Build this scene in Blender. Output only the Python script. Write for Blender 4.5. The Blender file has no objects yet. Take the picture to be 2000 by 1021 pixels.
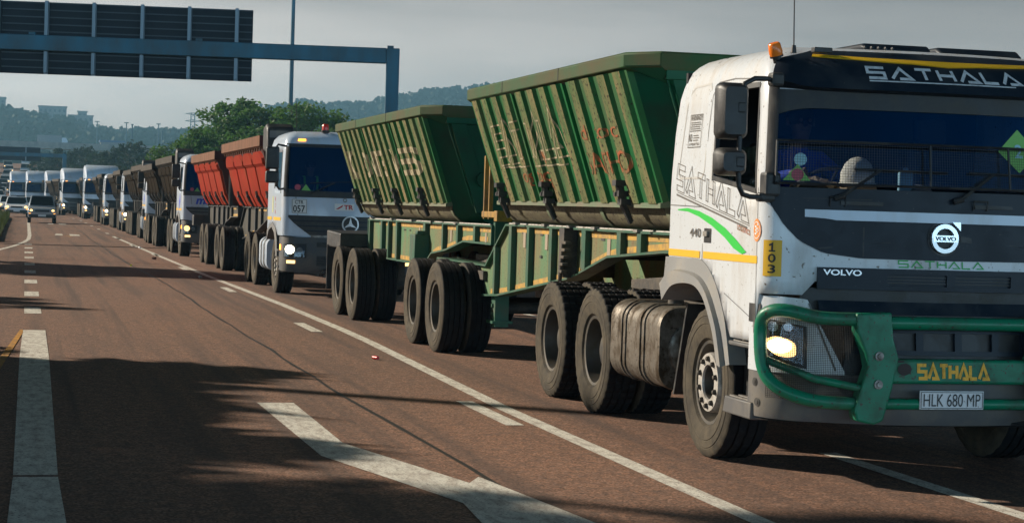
import bpy, math, random
from mathutils import Vector, Matrix
random.seed(7)
sc = bpy.context.scene
COL = sc.collection
R = math.radians

# ------------------------------------------------------------------ camera
F_PX, PITCH, YAW, ROLL, CAM_H = 3805.3, 0.0271, 0.2458, -0.0310, 1.7113
cam_d = bpy.data.cameras.new("camera")
cam = bpy.data.objects.new("camera", cam_d)
COL.objects.link(cam)
sc.camera = cam
cam_d.sensor_fit = 'HORIZONTAL'
cam_d.sensor_width = 36.0
cam_d.lens = F_PX / 2000 * 36.0
cam_d.clip_start = 0.1
cam_d.clip_end = 20000
_d = Vector((math.sin(YAW) * math.cos(PITCH), math.cos(YAW) * math.cos(PITCH), -math.sin(PITCH)))
_r = Vector((math.cos(YAW), -math.sin(YAW), 0))
_u = _r.cross(_d)
_r2 = _r * math.cos(ROLL) - _u * math.sin(ROLL)
_u2 = _u * math.cos(ROLL) + _r * math.sin(ROLL)
m3 = Matrix((_r2, _u2, -_d)).transposed()
cam.matrix_world = Matrix.Translation((0, 0, CAM_H)) @ m3.to_4x4()

# ------------------------------------------------------------------ light
SUN_EL = R(24.0)
SUN_DX, SUN_DY = -0.80, 0.60            # towards the sun, on the ground plan
world = bpy.data.worlds.new("World")
sc.world = world
world.use_nodes = True
wn = world.node_tree
wn.nodes.clear()
wo = wn.nodes.new('ShaderNodeOutputWorld')
bg = wn.nodes.new('ShaderNodeBackground')
sky = wn.nodes.new('ShaderNodeTexSky')
sky.sky_type = 'NISHITA'
sky.sun_disc = False
sky.sun_elevation = SUN_EL
sky.sun_rotation = math.atan2(SUN_DX, SUN_DY)
sky.air_density = 1.0
sky.dust_density = 3.0
sky.ozone_density = 1.0
bw = wn.nodes.new('ShaderNodeRGBToBW')
tint = wn.nodes.new('ShaderNodeMix'); tint.data_type = 'RGBA'; tint.blend_type = 'MIX'
tint.inputs[0].default_value = 0.72
wn.links.new(sky.outputs[0], bw.inputs[0])
wn.links.new(sky.outputs[0], tint.inputs[6])
wn.links.new(bw.outputs[0], tint.inputs[7])
# thin overcast: soft cloud streaks through the sky colour
tc = wn.nodes.new('ShaderNodeTexCoord')
mp = wn.nodes.new('ShaderNodeMapping'); mp.inputs['Scale'].default_value = (2.0, 2.0, 13.0)
nz = wn.nodes.new('ShaderNodeTexNoise'); nz.inputs['Scale'].default_value = 2.2; nz.inputs['Detail'].default_value = 5
cr = wn.nodes.new('ShaderNodeMapRange'); cr.inputs['From Min'].default_value = 0.32; cr.inputs['From Max'].default_value = 0.68
cr.inputs['To Min'].default_value = 0.70; cr.inputs['To Max'].default_value = 1.14
mul = wn.nodes.new('ShaderNodeMix'); mul.data_type = 'RGBA'; mul.blend_type = 'MULTIPLY'; mul.inputs[0].default_value = 1
wn.links.new(tc.outputs['Generated'], mp.inputs[0]); wn.links.new(mp.outputs[0], nz.inputs[0])
wn.links.new(nz.outputs[0], cr.inputs[0])
wn.links.new(tint.outputs[2], mul.inputs[6]); wn.links.new(cr.outputs[0], mul.inputs[7])
# the bright hazy band lies low; the sky overhead is much dimmer
sx = wn.nodes.new('ShaderNodeSeparateXYZ'); wn.links.new(tc.outputs['Generated'], sx.inputs[0])
el = wn.nodes.new('ShaderNodeMapRange'); el.inputs['From Min'].default_value = .03; el.inputs['From Max'].default_value = .19
el.inputs['To Min'].default_value = 2.55; el.inputs['To Max'].default_value = .04
wn.links.new(sx.outputs[2], el.inputs[0])
mul2 = wn.nodes.new('ShaderNodeMix'); mul2.data_type = 'RGBA'; mul2.blend_type = 'MULTIPLY'; mul2.inputs[0].default_value = 1
wn.links.new(mul.outputs[2], mul2.inputs[6]); wn.links.new(el.outputs[0], mul2.inputs[7])
warm = wn.nodes.new('ShaderNodeMix'); warm.data_type = 'RGBA'; warm.blend_type = 'MULTIPLY'; warm.inputs[0].default_value = 1
warm.inputs[7].default_value = (1.12, .97, .90, 1)
wn.links.new(mul2.outputs[2], warm.inputs[6])
# the clear sky opposite the sun is bluer and lights the shaded fronts
ant = wn.nodes.new('ShaderNodeMapRange'); ant.inputs['From Min'].default_value = .1; ant.inputs['From Max'].default_value = -.7
ant.inputs['To Min'].default_value = 0; ant.inputs['To Max'].default_value = 1
wn.links.new(sx.outputs[1], ant.inputs[0])
blu = wn.nodes.new('ShaderNodeMix'); blu.data_type = 'RGBA'; blu.blend_type = 'MULTIPLY'
blu.inputs[7].default_value = (5.5, 9.5, 13, 1)
wn.links.new(ant.outputs[0], blu.inputs[0]); wn.links.new(warm.outputs[2], blu.inputs[6]); hi = wn.nodes.new('ShaderNodeMapRange'); hi.inputs['From Min'].default_value = .55; hi.inputs['From Max'].default_value = .05
wn.links.new(sx.outputs[2], hi.inputs[0])
am = wn.nodes.new('ShaderNodeMath'); am.operation = 'MULTIPLY'; wn.links.new(ant.outputs[0], am.inputs[0]); wn.links.new(hi.outputs[0], am.inputs[1])
add = wn.nodes.new('ShaderNodeMix'); add.data_type = 'RGBA'; add.blend_type = 'ADD'; add.inputs[7].default_value = (.35, .9, 1.8, 1)
wn.links.new(am.outputs[0], add.inputs[0]); wn.links.new(blu.outputs[2], add.inputs[6]); wn.links.new(add.outputs[2], bg.inputs[0])
bg.inputs[1].default_value = 0.058
wn.links.new(bg.outputs[0], wo.inputs[0])

sun_d = bpy.data.lights.new("sun", 'SUN')
sun_d.energy = 5.0
sun_d.angle = R(0.9)
sun_d.color = (1.0, 0.89, 0.74)
sun = bpy.data.objects.new("sun", sun_d)
COL.objects.link(sun)
_tos = Vector((SUN_DX * math.cos(SUN_EL), SUN_DY * math.cos(SUN_EL), math.sin(SUN_EL)))
sun.rotation_euler = _tos.to_track_quat('Z', 'Y').to_euler()
sun.location = (-40, 60, 40)

sc.view_settings.view_transform = 'Standard'
sc.view_settings.look = 'None'
sc.view_settings.exposure = 0.50
sc.view_settings.gamma = 1.0
sc.cycles.use_denoising = True
sc.cycles.max_bounces = 8
sc.cycles.transparent_max_bounces = 16
sc.cycles.volume_bounces = 0
sc.cycles.caustics_reflective = False
sc.cycles.caustics_refractive = False
sc.cycles.sample_clamp_indirect = 4

# ------------------------------------------------------------------ materials
MATS = {}
def mat(name, col, rough=0.5, metal=0.0, dirt=None, bump=None, spec=0.5, speck=None, vary=0.0, coat=0.0):
    """dirt=(colour, amount 0..1, scale, (sx,sy,sz)); speck=(colour, scale, threshold); bump=(scale, strength)"""
    if name in MATS: return MATS[name]
    m = bpy.data.materials.new(name); m.use_nodes = True
    nt = m.node_tree; N = nt.nodes; L = nt.links
    b = N['Principled BSDF']
    b.inputs['Roughness'].default_value = rough
    b.inputs['Metallic'].default_value = metal
    b.inputs['Specular IOR Level'].default_value = spec
    b.inputs['Coat Weight'].default_value = coat
    b.inputs['Base Color'].default_value = (*col, 1)
    t = N.new('ShaderNodeTexCoord')
    cur = None
    def mixin(fac_out, c):
        nonlocal cur
        x = N.new('ShaderNodeMix'); x.data_type = 'RGBA'
        L.new(fac_out, x.inputs[0])
        if cur is None: x.inputs[6].default_value = (*col, 1)
        else: L.new(cur, x.inputs[6])
        x.inputs[7].default_value = (*c, 1)
        cur = x.outputs[2]
    if vary:
        n = N.new('ShaderNodeTexNoise'); n.inputs['Scale'].default_value = 1.7; n.inputs['Detail'].default_value = 6
        L.new(t.outputs['Object'], n.inputs[0])
        r = N.new('ShaderNodeMapRange'); r.inputs['From Min'].default_value = .35; r.inputs['From Max'].default_value = .7
        r.inputs['To Max'].default_value = vary
        L.new(n.outputs[0], r.inputs[0])
        mixin(r.outputs[0], tuple(c * .45 for c in col))
    if dirt:
        dc, amt, scale, st = dirt
        mpn = N.new('ShaderNodeMapping'); mpn.inputs['Scale'].default_value = st
        L.new(t.outputs['Object'], mpn.inputs[0])
        n = N.new('ShaderNodeTexNoise'); n.inputs['Scale'].default_value = scale; n.inputs['Detail'].default_value = 8
        n.inputs['Roughness'].default_value = .65
        L.new(mpn.outputs[0], n.inputs[0])
        r = N.new('ShaderNodeMapRange')
        r.inputs['From Min'].default_value = .62 - .5 * amt; r.inputs['From Max'].default_value = .95 - .5 * amt
        L.new(n.outputs[0], r.inputs[0])
        mixin(r.outputs[0], dc)
        ro = N.new('ShaderNodeMapRange'); ro.inputs['To Min'].default_value = rough; ro.inputs['To Max'].default_value = max(rough, .8)
        L.new(r.outputs[0], ro.inputs[0]); L.new(ro.outputs[0], b.inputs['Roughness'])
    if speck:
        scs, scale, th = speck
        n = N.new('ShaderNodeTexNoise'); n.inputs['Scale'].default_value = scale; n.inputs['Detail'].default_value = 3
        L.new(t.outputs['Object'], n.inputs[0])
        r = N.new('ShaderNodeMapRange'); r.inputs['From Min'].default_value = th; r.inputs['From Max'].default_value = th + .06
        L.new(n.outputs[0], r.inputs[0])
        mixin(r.outputs[0], scs)
    if cur is not None: L.new(cur, b.inputs['Base Color'])
    if bump:
        n = N.new('ShaderNodeTexNoise'); n.inputs['Scale'].default_value = bump[0]; n.inputs['Detail'].default_value = 5
        L.new(t.outputs['Object'], n.inputs[0])
        bp = N.new('ShaderNodeBump'); bp.inputs['Strength'].default_value = bump[1]; bp.inputs['Distance'].default_value = .01
        L.new(n.outputs[0], bp.inputs['Height']); L.new(bp.outputs[0], b.inputs['Normal'])
    MATS[name] = m
    return m

def emis(name, col, strength):
    if name in MATS: return MATS[name]
    m = bpy.data.materials.new(name); m.use_nodes = True
    b = m.node_tree.nodes['Principled BSDF']
    b.inputs['Base Color'].default_value = (*col, 1)
    b.inputs['Emission Color'].default_value = (*col, 1)
    b.inputs['Emission Strength'].default_value = strength
    MATS[name] = m
    return m

def glass(name, tintc, refl=1.0, rough=.02, rcol=(.8, .9, 1)):
    if name in MATS: return MATS[name]
    m = bpy.data.materials.new(name); m.use_nodes = True
    nt = m.node_tree; N = nt.nodes; L = nt.links
    N.remove(N['Principled BSDF'])
    o = N['Material Output']
    tr = N.new('ShaderNodeBsdfTransparent'); tr.inputs[0].default_value = (*tintc, 1)
    gl = N.new('ShaderNodeBsdfGlossy'); gl.inputs['Roughness'].default_value = rough
    gl.inputs[0].default_value = (*rcol, 1)
    fr = N.new('ShaderNodeFresnel'); fr.inputs[0].default_value = 1.5
    mm = N.new('ShaderNodeMath'); mm.operation = 'MULTIPLY'; mm.inputs[1].default_value = refl
    mx = N.new('ShaderNodeMixShader')
    L.new(fr.outputs[0], mm.inputs[0]); L.new(mm.outputs[0], mx.inputs[0])
    L.new(tr.outputs[0], mx.inputs[1]); L.new(gl.outputs[0], mx.inputs[2]); L.new(mx.outputs[0], o.inputs[0])
    MATS[name] = m
    return m

DUST = (.20, .155, .095)
WHITE = mat('white_paint', (.61, .64, .67), .32, dirt=((.34, .30, .25), .30, 2.6, (1.3, 1.3, .35)), speck=((.16, .13, .10), 38, .66), coat=.3)
WHITE2 = mat('white_paint_clean', (.45, .53, .63), .3, dirt=((.4, .36, .3), .22, 2, (1, 1, .4)), coat=.3)
NAVY = mat('dark_cab_panel', (.007, .014, .024), .45, spec=.3, dirt=((.035, .040, .045), .28, 3, (1, 1, 1)), speck=((.13, .12, .1), 60, .72))
GREYP = mat('grey_plastic', (.085, .085, .086), .55, dirt=((.17, .145, .11), .34, 3, (1, 1, 1)), speck=((.08, .07, .06), 45, .68))
BLACKP = mat('black_plastic', (.012, .013, .015), .45, dirt=((.06, .055, .045), .35, 6, (1, 1, 1)), bump=(300, .1))
DARK = mat('dark_interior', (.012, .013, .016), .8)
GRIMY = mat('grimy_underframe', (.028, .025, .022), .7, dirt=((.12, .095, .065), .45, 5, (1, 1, 1)), bump=(40, .4))
TANKM = mat('muddy_tank_metal', (.24, .22, .19), .35, metal=.75, dirt=((.055, .038, .022), .64, 7, (1.2, 1.2, .8)), bump=(25, .3), speck=((.05, .04, .03), 35, .6))
CHROME = mat('chrome', (.75, .77, .8), .22, metal=.55)
STEEL = mat('worn_steel', (.36, .35, .33), .4, metal=.8, dirt=((.12, .1, .08), .5, 12, (1, 1, 1)))
GREENB = mat('green_bullbar_paint', (.004, .17, .088), .36, spec=.35, dirt=((.05, .045, .035), .34, 4, (1, 1, 1)), speck=((.05, .045, .03), 38, .63), coat=.05)
TUBG = mat('green_tub_paint', (.007, .125, .034), .5, spec=.3, dirt=((.085, .085, .04), .36, 2.4, (1, 1.2, .25)), speck=((.03, .028, .02), 42, .66), bump=(30, .15))
TUBGD = mat('green_tub_dusty', (.055, .145, .046), .75, spec=.2, vary=.6, dirt=((.25, .185, .088), .54, 3.4, (1, 1, .22)), speck=((.03, .024, .015), 30, .58), bump=(45, .3))
TUBE_ = mat('green_tub_end', (.003, .085, .040), .5, spec=.25, dirt=((.02, .05, .03), .4, 3, (1, 1, 1)), speck=((.09, .085, .06), 60, .74))
TUBLOW = mat('muddy_tub_belly', (.16, .145, .08), .6, dirt=((.055, .04, .022), .50, 2.2, (.6, .6, 1.5)), speck=((.03, .024, .016), 30, .58), bump=(30, .4))
WEBG = mat('pale_green_chassis_paint', (.085, .20, .095), .65, spec=.25, dirt=((.20, .145, .07), .54, 3.2, (1, 1, .35)), speck=((.05, .04, .025), 40, .61))
WEBD = mat('dark_green_chassis_paint', (.012, .085, .045), .5, dirt=((.08, .07, .04), .3, 4, (1, 1, 1)))  # darker green of the stiffeners, flanges, brackets and legs
TAPE = mat('yellow_reflective_tape', (.55, .30, .03), .5, dirt=((.18, .13, .06), .5, 7, (1, 1, 1)))
YEL = mat('yellow_paint', (.75, .42, .015), .45)
YELB = mat('bright_yellow_sticker', (.8, .75, .05), .5)
REDT = mat('red_tub_paint', (.32, .025, .010), .65, spec=.06, vary=.4, dirt=((.22, .05, .02), .36, 2.6, (1, 1, .4)), speck=((.2, .1, .06), 40, .68))
REDD = mat('dark_red_tub_paint', (.06, .010, .009), .6, spec=.2, dirt=((.06, .03, .025), .4, 3, (1, 1, 1)))
RUSTR = mat('rusty_rim_paint', (.17, .062, .026), .6, spec=.2, dirt=((.11, .06, .03), .5, 4, (1, 1, .4)))
BRT = mat('brown_tub_paint', (.020, .013, .006), .8, spec=.03, dirt=((.009, .006, .004), .45, 3, (1, 1, .4)))
BRD = mat('dark_brown_tub_paint', (.010, .008, .007), .7, spec=.2)
GRCH = mat('grey_chassis_paint', (.04, .04, .036), .6, spec=.2, dirt=((.085, .072, .05), .45, 3, (1, 1, .4)))
SIDEW = mat('dusty_tyre_sidewall', (.048, .042, .033), .85, spec=.2, dirt=((.10, .082, .056), .48, 9, (1, 1, 1)), bump=(60, .25))
TREAD = mat('tyre_tread_rubber', (.007, .0075, .009), .8, spec=.2, dirt=((.02, .0185, .017), .35, 14, (1, 1, 1)), bump=(90, .4))
RIMD = mat('dark_wheel_rim', (.085, .083, .080), .38, metal=.6, dirt=((.10, .085, .06), .5, 8, (1, 1, 1)))
RIMS = mat('steel_wheel_hub', (.50, .48, .44), .45, metal=.4, dirt=((.13, .11, .085), .40, 12, (1, 1, 1)))
AMBER = mat('amber_lens', (.85, .20, .02), .25)
REDL = mat('red_lens', (.6, .03, .02), .25)
LAMP = emis('lit_headlamp', (1.0, .60, .22), 2.0)
LAMPW = emis('lit_headlamp_white', (1.0, .86, .55), 9.0)
INDI = emis('lit_amber_marker', (1.0, .35, .04), 2.5)
LENS = glass('headlamp_lens', (.8, .82, .85), 1.2)
WSG = glass('windscreen_glass', (.42, .48, .58), 3.6, .02, (.02, .34, .80))  # gloss colour tinted blue to stand in for reflected sky
SIDEG = glass('side_window_glass', (.5, .58, .62), 1.6, .03)
BLKG = mat('black_tinted_glass', (.004, .006, .010), .06, spec=.6)
TXTB = mat('black_lettering', (.015, .015, .015), .5)
TXTW = mat('white_lettering', (.62, .64, .66), .5, dirt=((.2, .2, .2), .3, 20, (1, 1, 1)))
TXTG = mat('green_lettering', (.02, .36, .06), .5)
TXTY = mat('yellow_lettering', (.80, .40, .02), .5, dirt=((.2, .12, .03), .3, 25, (1, 1, 1)))
TXTO = mat('orange_lettering', (.50, .075, .012), .6, dirt=((.09, .11, .04), .60, 12, (1, 1, 1)))
TXTL = mat('blue_lettering', (.015, .06, .55), .5)
TXTR = mat('red_lettering', (.45, .02, .02), .5)
TXTC = mat('faded_cream_lettering', (.50, .42, .27), .8, dirt=((.13, .12, .055), .50, 16, (1, 1, 1)))
TXTGY = mat('grey_outline_lettering', (.10, .09, .08), .6)
PLATE = mat('number_plate_white', (.62, .63, .64), .5, speck=((.25, .22, .2), 60, .66))
BRIGHTG = mat('bright_green_swoosh', (.02, .50, .05), .45)
ORANGE = mat('orange_sticker', (.72, .25, .06), .5)
STKW = mat('white_sticker', (.7, .7, .68), .6)
STKG = mat('green_sticker', (.18, .45, .10), .6)
STKR = mat('red_sticker', (.45, .08, .12), .6)
STKT = mat('pale_blue_sticker', (.30, .55, .62), .6)
# ------------------------------------------------------------------ mesh helpers
def V3(a): return Vector(a)
class MB:
    def __init__(self): self.v = []; self.f = []; self.m = []
    def add(self, vs, fs, mi=0):
        o = len(self.v); self.v += [tuple(p) for p in vs]
        for f in fs: self.f.append([o + i for i in f]); self.m.append(mi)
        return self
    def box(self, x0, x1, y0, y1, z0, z1, mi=0):
        vs = [(x, y, z) for z in (z0, z1) for y in (y0, y1) for x in (x0, x1)]
        return self.add(vs, [(0, 2, 3, 1), (4, 5, 7, 6), (0, 1, 5, 4), (2, 6, 7, 3), (0, 4, 6, 2), (1, 3, 7, 5)], mi)
    def cbox(self, c, s, mi=0, rot=None):
        vs = [Vector(((i & 1) - .5, ((i >> 1) & 1) - .5, (i >> 2) - .5)) for i in range(8)]
        vs = [Vector((v.x * s[0], v.y * s[1], v.z * s[2])) for v in vs]
        if rot is not None: vs = [rot @ v for v in vs]
        vs = [v + Vector(c) for v in vs]
        return self.add(vs, [(0, 2, 3, 1), (4, 5, 7, 6), (0, 1, 5, 4), (2, 6, 7, 3), (0, 4, 6, 2), (1, 3, 7, 5)], mi)
    def prism(self, poly, axis, a, b, mi=0):
        def pt(p, t):
            if axis == 'x': return (t, p[0], p[1])
            if axis == 'y': return (p[0], t, p[1])
            return (p[0], p[1], t)
        n = len(poly)
        vs = [pt(p, a) for p in poly] + [pt(p, b) for p in poly]
        fs = [list(range(n))[::-1], list(range(n, 2 * n))] + [(i, (i + 1) % n, n + (i + 1) % n, n + i) for i in range(n)]
        return self.add(vs, fs, mi)
    def loft(self, rings, mi=0, closed=True, cap=True):
        n = len(rings[0]); vs = [p for r in rings for p in r]; fs = []
        for k in range(len(rings) - 1):
            for i in range(n if closed else n - 1):
                j = (i + 1) % n
                fs.append((k * n + i, k * n + j, (k + 1) * n + j, (k + 1) * n + i))
        if cap and closed:
            fs.append(list(range(n))[::-1]); fs.append([(len(rings) - 1) * n + i for i in range(n)])
        return self.add(vs, fs, mi)
    def tube(self, pts, r, n=8, mi=0, closed=False):
        pts = [Vector(p) for p in pts]; rs = r if isinstance(r, (list, tuple)) else [r] * len(pts)
        rings = []; up = None
        for i, p in enumerate(pts):
            a = pts[i - 1] if i > 0 else (pts[-1] if closed else p)
            b = pts[i + 1] if i < len(pts) - 1 else (pts[0] if closed else p)
            t = (b - a).normalized()
            if up is None:
                up = Vector((0, 0, 1)) if abs(t.z) < .9 else Vector((0, 1, 0))
            x = up.cross(t)
            if x.length < 1e-4: x = Vector((1, 0, 0)).cross(t)
            x.normalize(); y = t.cross(x); up = y
            rings.append([p + x * rs[i] * math.cos(2 * math.pi * k / n) + y * rs[i] * math.sin(2 * math.pi * k / n) for k in range(n)])
        if closed: rings.append(rings[0])
        return self.loft(rings, mi, True, not closed)
    def lathe(self, prof, n=32, axis='x', c=(0, 0, 0), mi=0, mod=None, mis=None):
        """prof: (radius, along)"""
        c = Vector(c); vs = []; fs = []; P = len(prof)
        for k in range(n):
            a = 2 * math.pi * k / n
            for q, (r, h) in enumerate(prof):
                if mod: r = mod(k, q, r)
                if axis == 'x': vs.append(c + Vector((h, r * math.cos(a), r * math.sin(a))))
                elif axis == 'y': vs.append(c + Vector((r * math.cos(a), h, r * math.sin(a))))
                else: vs.append(c + Vector((r * math.cos(a), r * math.sin(a), h)))
        o = len(self.v)
        self.v += [tuple(p) for p in vs]
        for k in range(n):
            k2 = (k + 1) % n
            for q in range(P - 1):
                self.f.append([o + k * P + q, o + k * P + q + 1, o + k2 * P + q + 1, o + k2 * P + q])
                self.m.append(mis[q] if mis else mi)
        return self
    def grid(self, fn, us, vs_, mi=0):
        nu, nv = len(us), len(vs_)
        vs = [fn(u, v) for v in vs_ for u in us]
        fs = [(j * nu + i, j * nu + i + 1, (j + 1) * nu + i + 1, (j + 1) * nu + i) for j in range(nv - 1) for i in range(nu - 1)]
        return self.add(vs, fs, mi)
    def mirror_x(self):
        o = len(self.v); self.v += [(-x, y, z) for x, y, z in self.v[:o]]
        fs = [[o + i for i in f[::-1]] for f in self.f]; ms = list(self.m)
        self.f += fs; self.m += ms
        return self
    def mesh(self, name, mats, smooth=35, weld=False):
        me = bpy.data.meshes.new(name)
        me.from_pydata(self.v, [], self.f)
        for m in (mats if isinstance(mats, (list, tuple)) else [mats]): me.materials.append(m)
        me.polygons.foreach_set('material_index', self.m)
        if weld or smooth:
            import bmesh
            bm = bmesh.new(); bm.from_mesh(me)
            if weld: bmesh.ops.remove_doubles(bm, verts=bm.verts, dist=.0008)
            bmesh.ops.recalc_face_normals(bm, faces=bm.faces)
            bm.to_mesh(me); bm.free()
        if smooth:
            me.polygons.foreach_set('use_smooth', [True] * len(me.polygons))
            me.set_sharp_from_angle(angle=R(smooth))
        me.update()
        return me
    def pieces(self):
        """separate bodies: connected faces, joined again where their bounds touch"""
        par = list(range(len(self.v)))
        def fd(i):
            while par[i] != i: par[i] = par[par[i]]; i = par[i]
            return i
        for f in self.f:
            for i in f[1:]: par[fd(i)] = fd(f[0])
        comp = {}
        for k, f in enumerate(self.f): comp.setdefault(fd(f[0]), []).append(k)
        if len(comp) < 2 or len(comp) > 90: return None
        cl = []
        for fs in comp.values():
            vs = [self.v[i] for k in fs for i in self.f[k]]
            cl.append([fs, [min(v[a] for v in vs) - .006 for a in range(3)], [max(v[a] for v in vs) + .006 for a in range(3)]])
        ch = True
        while ch:
            ch = False
            for i in range(len(cl)):
                for j in range(i + 1, len(cl)):
                    if all(cl[i][1][a] <= cl[j][2][a] and cl[j][1][a] <= cl[i][2][a] for a in range(3)):
                        cl[i][0] += cl[j][0]; cl[i][1] = [min(p, q) for p, q in zip(cl[i][1], cl[j][1])]; cl[i][2] = [max(p, q) for p, q in zip(cl[i][2], cl[j][2])]
                        del cl[j]; ch = True; break
                if ch: break
        return cl if 2 <= len(cl) <= 24 else None
    KEEP = ('lettering', 'outline_lettering', 'panel_seam', 'warning_notice', 'symbol', 'guard_mesh', 'headlamp_guard', 'hillside_wood', 'grass', 'model_number', 'eyes_and_ears', 'nose_and_mouth', 'safety_vest',
            'star_emblem', 'paint_chip', 'grille_frame', 'grille_slat', 'intake_slat', 'bolt_row', 'lattice_tower', 'locker_panel', 'frame', 'fifth_wheel', 'grille_gap', 'cab_floor', 'seat', 'steering_wheel', 'sign_panel', 'lamp_ring', 'flange', 'unit_number_sticker', 'hair')
    def build(self, name, mats, parent=None, smooth=35, weld=False, bevel=0, loc=(0, 0, 0), seg=2):
        cl = self.pieces() if parent is not None and name not in self.KEEP else None
        if cl:
            first = None
            for fs, _, _ in cl:
                fs = sorted(fs); ids = sorted({i for k in fs for i in self.f[k]}); mp_ = {i: n for n, i in enumerate(ids)}
                b = MB(); b.v = [self.v[i] for i in ids]; b.f = [[mp_[i] for i in self.f[k]] for k in fs]; b.m = [self.m[k] for k in fs]
                o = b._build(name, mats, parent, smooth, weld, bevel, loc, seg); first = first or o
            return first
        return self._build(name, mats, parent, smooth, weld, bevel, loc, seg)
    def _build(self, name, mats, parent=None, smooth=35, weld=False, bevel=0, loc=(0, 0, 0), seg=2):
        o = bpy.data.objects.new(name, self.mesh(name, mats, smooth, weld))
        COL.objects.link(o); o.location = loc
        if parent is not None: o.parent = parent
        if bevel:
            b = o.modifiers.new('bevel', 'BEVEL'); b.width = bevel; b.segments = seg; b.limit_method = 'ANGLE'; b.angle_limit = R(40)
            b.harden_normals = False
        return o
def put(name, me, parent=None, loc=(0, 0, 0), rot=(0, 0, 0), sca=(1, 1, 1)):
    o = bpy.data.objects.new(name, me); COL.objects.link(o)
    o.location = loc; o.rotation_euler = rot; o.scale = sca
    if parent is not None: o.parent = parent
    return o
def empty(name, loc=(0, 0, 0), rz=0):
    o = bpy.data.objects.new(name, None); COL.objects.link(o); o.location = loc; o.rotation_euler = (0, 0, rz); o.empty_display_size = .3
    return o
def tag(o, label=None, cat=None, group=None, kind=None):
    if label: o['label'] = label
    if cat: o['category'] = cat
    if group: o['group'] = group
    if kind: o['kind'] = kind
    return o
def copy_tree(o, parent=None):
    c = o.copy(); COL.objects.link(c)
    if parent is not None: c.parent = parent
    for ch in [x for x in COL.objects if x.parent == o]: copy_tree(ch, c)
    return c

# ---- lettering -----------------------------------------------------------
def text_polys(s, w, h, bold=0.0):
    """Triangles of the built-in font fitted to a w by h box, origin lower left."""
    cu = bpy.data.curves.new('lettering', 'FONT'); cu.body = s; cu.offset = bold
    ob = bpy.data.objects.new('lettering', cu); COL.objects.link(ob)
    dg = bpy.context.evaluated_depsgraph_get(); dg.update()
    me = ob.evaluated_get(dg).to_mesh()
    me.calc_loop_triangles()
    vs = [v.co.copy() for v in me.vertices]
    tris = [[tuple(vs[i][:2]) for i in t.vertices] for t in me.loop_triangles]
    bpy.data.objects.remove(ob); bpy.data.curves.remove(cu)
    xs = [p[0] for t in tris for p in t]; ys = [p[1] for t in tris for p in t]
    x0, x1, y0, y1 = min(xs), max(xs), min(ys), max(ys)
    return [[((p[0] - x0) / (x1 - x0) * w, (p[1] - y0) / (y1 - y0) * h) for p in t] for t in tris]
GLY = {'S': (1.0, [[(1, 1), (0, 1), (0, .52), (.95, .52), (.95, 0), (0, 0)]]),
       'A': (1.15, [[(0, 0), (.58, 1), (1.15, 0), (.42, 0)]]),
       'T': (1.0, [[(0, 1), (1, 1)], [(.5, 1), (.5, 0)]]),
       'H': (.9, [[(0, 0), (0, 1)], [(.9, 0), (.9, 1)], [(0, .5), (.9, .5)]]),
       'L': (.85, [[(0, 1), (0, 0), (.85, 0)]])}
def ribbon(poly, th):
    """left and right edges of a mitred ribbon along an open or closed polyline"""
    P = [Vector(p) for p in poly]; cl = (P[0] - P[-1]).length < 1e-7
    if cl: P = P[:-1]
    n = len(P); A, B = [], []
    for i in range(n):
        t0 = (P[i] - P[i - 1]).normalized() if (i > 0 or cl) else None
        t1 = (P[(i + 1) % n] - P[i]).normalized() if (i < n - 1 or cl) else None
        if t0 is None: t0 = t1
        if t1 is None: t1 = t0
        n0 = Vector((-t0.y, t0.x)); n1 = Vector((-t1.y, t1.x)); m = n0 + n1
        m = m.normalized() if m.length > .05 else n0
        k = min(1 / max(m.dot(n0), .3), 2.2) * th / 2
        A.append(P[i] + m * k); B.append(P[i] - m * k)
    if cl: A.append(A[0]); B.append(B[0])
    return A, B
def stroke(poly, th):
    A, B = ribbon(poly, th)
    return [[tuple(A[i]), tuple(B[i]), tuple(B[i + 1]), tuple(A[i + 1])] for i in range(len(A) - 1)]
def logo_polys(s, w, h, th, slant=.0, gap=.28, outline=0):
    tot = sum(GLY[c][0] for c in s) + gap * (len(s) - 1); k = w / tot; x = 0; out = []; th *= h
    for c in s:
        gw, ps = GLY[c]
        for p in ps:
            e = th / 2
            q = [[(x + a) * k, b * h] for a, b in p]
            if c == 'T' and len(p) == 2 and p[0][0] == .5: q[0][1] -= e
            if c == 'H' and p[0][1] == .5: q[0][0] += e; q[1][0] -= e
            q = [(a + slant * b, b) for a, b in q]
            if outline:
                A, B = ribbon(q, th); lp = [tuple(v) for v in A] + [tuple(v) for v in B[::-1]]
                out += stroke(lp + [lp[0]], outline)
            else: out += stroke(q, th)
        x += gw + gap
    return out
def shift(polys, dx, dy): return [[(a + dx, b + dy) for a, b in p] for p in polys]
def shear(polys, k): return [[(a, b + k * a) for a, b in p] for p in polys]
def disc(r, n=24, c=(0, 0), ry=None):
    ry = ry or r
    return [[(c[0] + r * math.cos(2 * math.pi * i / n), c[1] + ry * math.sin(2 * math.pi * i / n)) for i in range(n)]]
def ring(r0, r1, n=28, c=(0, 0)):
    out = []
    for i in range(n):
        a, b = 2 * math.pi * i / n, 2 * math.pi * (i + 1) / n
        out.append([(c[0] + r0 * math.cos(a), c[1] + r0 * math.sin(a)), (c[0] + r1 * math.cos(a), c[1] + r1 * math.sin(a)),
                    (c[0] + r1 * math.cos(b), c[1] + r1 * math.sin(b)), (c[0] + r0 * math.cos(b), c[1] + r0 * math.sin(b))])
    return out
def rect(x0, x1, y0, y1): return [[(x0, y0), (x1, y0), (x1, y1), (x0, y1)]]
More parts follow.
